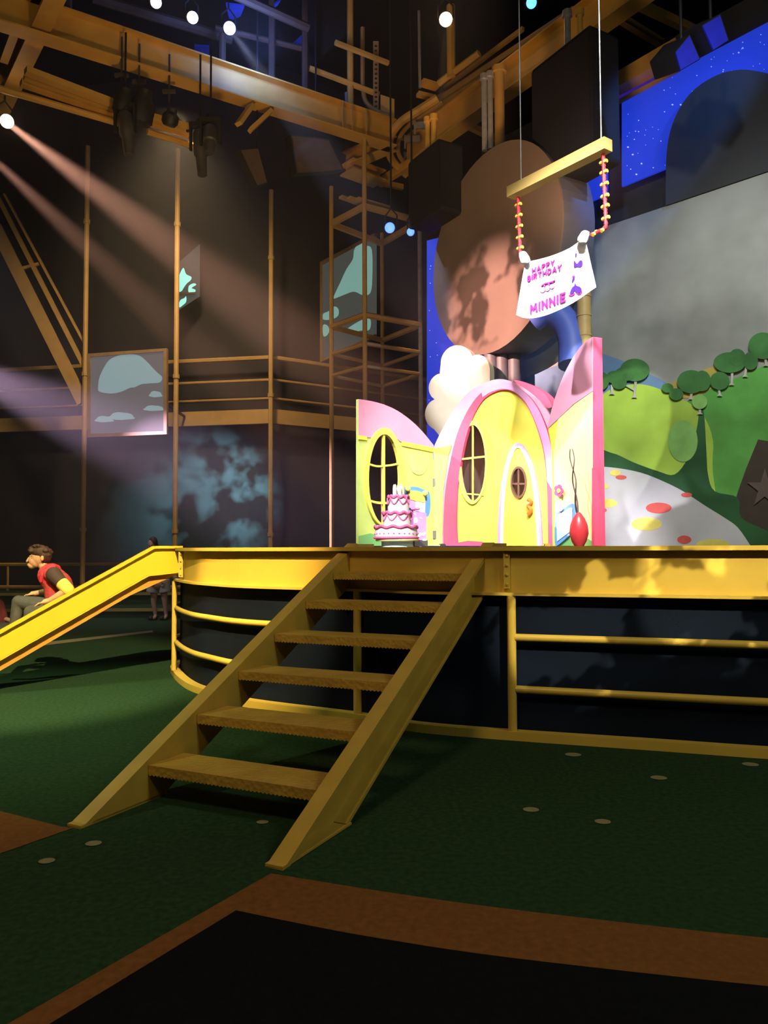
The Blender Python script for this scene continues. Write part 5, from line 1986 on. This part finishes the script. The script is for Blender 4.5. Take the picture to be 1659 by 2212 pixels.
capsule(bm, wp_(328, 1207), wp_(352, 1207), .085, .085)
capsule(bm, wp_(340, 1210), wp_(343, 1250), .16, .15)
remesh(obj('top', bm, M['tee'], wom, True), .012, 2)
M['whitec'] = mat('white cloth', (.42, .40, .43), .8)
bm = NB()
c = wp_(343, 1284)
for x0, a in ((330, 0), (354, 1)):
    p_, q_ = wp_(x0 + (4 if a == 0 else -1), 1252), wp_(x0 - (1 if a == 0 else -2), 1280)
    tube(bm, [p_, q_], [.13, .125], 16)
remesh(obj('skirt', bm, M['whitec'], wom, True), .012, 2)
for x2 in (333, 357):
    bm = NB()
    p_ = wp_(x2 + 2, 1334)
    capsule(bm, V((p_.x, yw + .03, .05)), V((p_.x - .05, yw - .16, .045)), .055, .045)
    remesh(obj('shoe', bm, M['black'], wom, True), .012, 1)

# audience member half cut off by the left edge
ya_ = 12.5
def ap(x, y, dy=0.0): return pt(x, y, ya_ + dy)
aud = thing('person', 'dim seated person in dark red cut off by the left edge', 'person', ap(-5, 1380))
bm = NB()
ell(bm, ap(-16, 1283), .085, .09, .115)
capsule(bm, ap(-16, 1292), ap(-14, 1304), .05, .055)
capsule(bm, ap(-14, 1315), ap(-10, 1355), .15, .15)
capsule(bm, ap(2, 1312), ap(10, 1336), .05, .04)
capsule(bm, ap(10, 1336), ap(24, 1341), .038, .028)
for k in range(4):
    capsule(bm, ap(25, 1339 + k * 1.6), ap(32, 1341 + k * 1.8), .011, .009, 6)
capsule(bm, ap(25, 1339, -.03), ap(29, 1336, -.04), .012, .010, 6)
for dy in (-.1, .1):
    capsule(bm, ap(-10, 1358, dy), ap(22, 1354, dy), .085, .06)
    capsule(bm, ap(22, 1354, dy), ap(22, 1384, dy), .058, .042)
remesh(obj('body', bm, M['skind'], aud, True), .011, 1)
bm = NB()
ell(bm, ap(-18, 1279, .02), .095, .10, .11)
remesh(obj('hair', bm, M['hair'], aud, True), .012, 1)
bm = NB()
capsule(bm, ap(-14, 1313), ap(-10, 1352), .17, .17)
capsule(bm, ap(0, 1311), ap(8, 1330), .068, .058)
M['dred'] = mat('dark red shirt', (.20, .03, .04), .8)
remesh(obj('shirt', bm, M['dred'], aud, True), .012, 2)
bm = NB()
for dy in (-.1, .1):
    capsule(bm, ap(-10, 1358, dy), ap(22, 1354, dy), .098, .072)
    capsule(bm, ap(22, 1354, dy), ap(22, 1374, dy), .07, .06)
remesh(obj('trousers', bm, M['denim'], aud, True), .012, 2)
bn = thing('bench', 'dark low bench under the seated person at the left edge', 'bench', ap(-15, 1395) - V((0, 0, 0)))
p_ = ap(-12, 1372)
bm = NB()
bar(bm, V((p_.x - .5, p_.y, p_.z - .02)), V((p_.x + .12, p_.y, p_.z - .02)), .4, .06)
obj('seat', bm, M['blackgrey'], bn)
for dx in (-.42, .05):
    bm = NB()
    bar(bm, V((p_.x + dx, p_.y, 0)), V((p_.x + dx, p_.y, p_.z - .05)), .05, .32, V((0, 1, 0)))
    obj('leg', bm, M['blackgrey'], bn)

# ------------------------------------------------------------------ blue rim light, haze and beams
spot('blue rim light', (6.0, 7.5, 9.5), dc + V((1.3, 0, .3)), 1500, (.15, .35, 1.0), 26, .6, .1)
#spot('blue flat light', (-1.0, 6.0, 6.0), P2.at(940, 760), 2200, (.2, .3, 1.0), 9, .6, .1)
spot('beam warm', LAMP_A + V((.05, -.2, -.1)), pt(960, 980, 11.0), 42000, (1.0, .46, .30), 9.5, .9, .05)
spot('beam warm low', hp(-60, 300, 9.4), pt(300, 640, 14.0), 22000, (1.0, .46, .30), 8, .9, .05)
spot('beam lilac', (-9.8, 16.0, 5.7), pt(420, 1010, 17.5), 20000, (.95, .62, .95), 26, .9, .05)
spot('beam white', hp(497, 64, 11.4), pt(620, 230, 14.5), 2200, (.6, .66, 1.0), 16, .6, .05)
spot('beam top warm', LAMP_C + V((0, 0, -.15)), pt(952, 230, 15.2), 900, (1.0, .62, .3), 12, .6, .05)

hz = bpy.data.materials.new('thin stage haze')
hz.use_nodes = True
nt = hz.node_tree
nt.nodes.clear()
out = nt.nodes.new('ShaderNodeOutputMaterial')
vs = nt.nodes.new('ShaderNodeVolumeScatter')
vs.inputs['Color'].default_value = (1, 1, 1, 1)
vs.inputs['Density'].default_value = .012
vs.inputs['Anisotropy'].default_value = .2
nt.links.new(vs.outputs[0], out.inputs['Volume'])
bm = NB()
quadbox(bm, [(-13.5, 11.0, .05), (2.0, 11.0, .05), (2.0, 18.0, .05), (-13.5, 18.0, .05)], V((0, 0, 1)), 13.4)
o = obj('stage_haze', bm, hz)
o['kind'] = 'stuff'
tag(o, 'thin smoky haze in the air around the overhead light beams', 'haze')
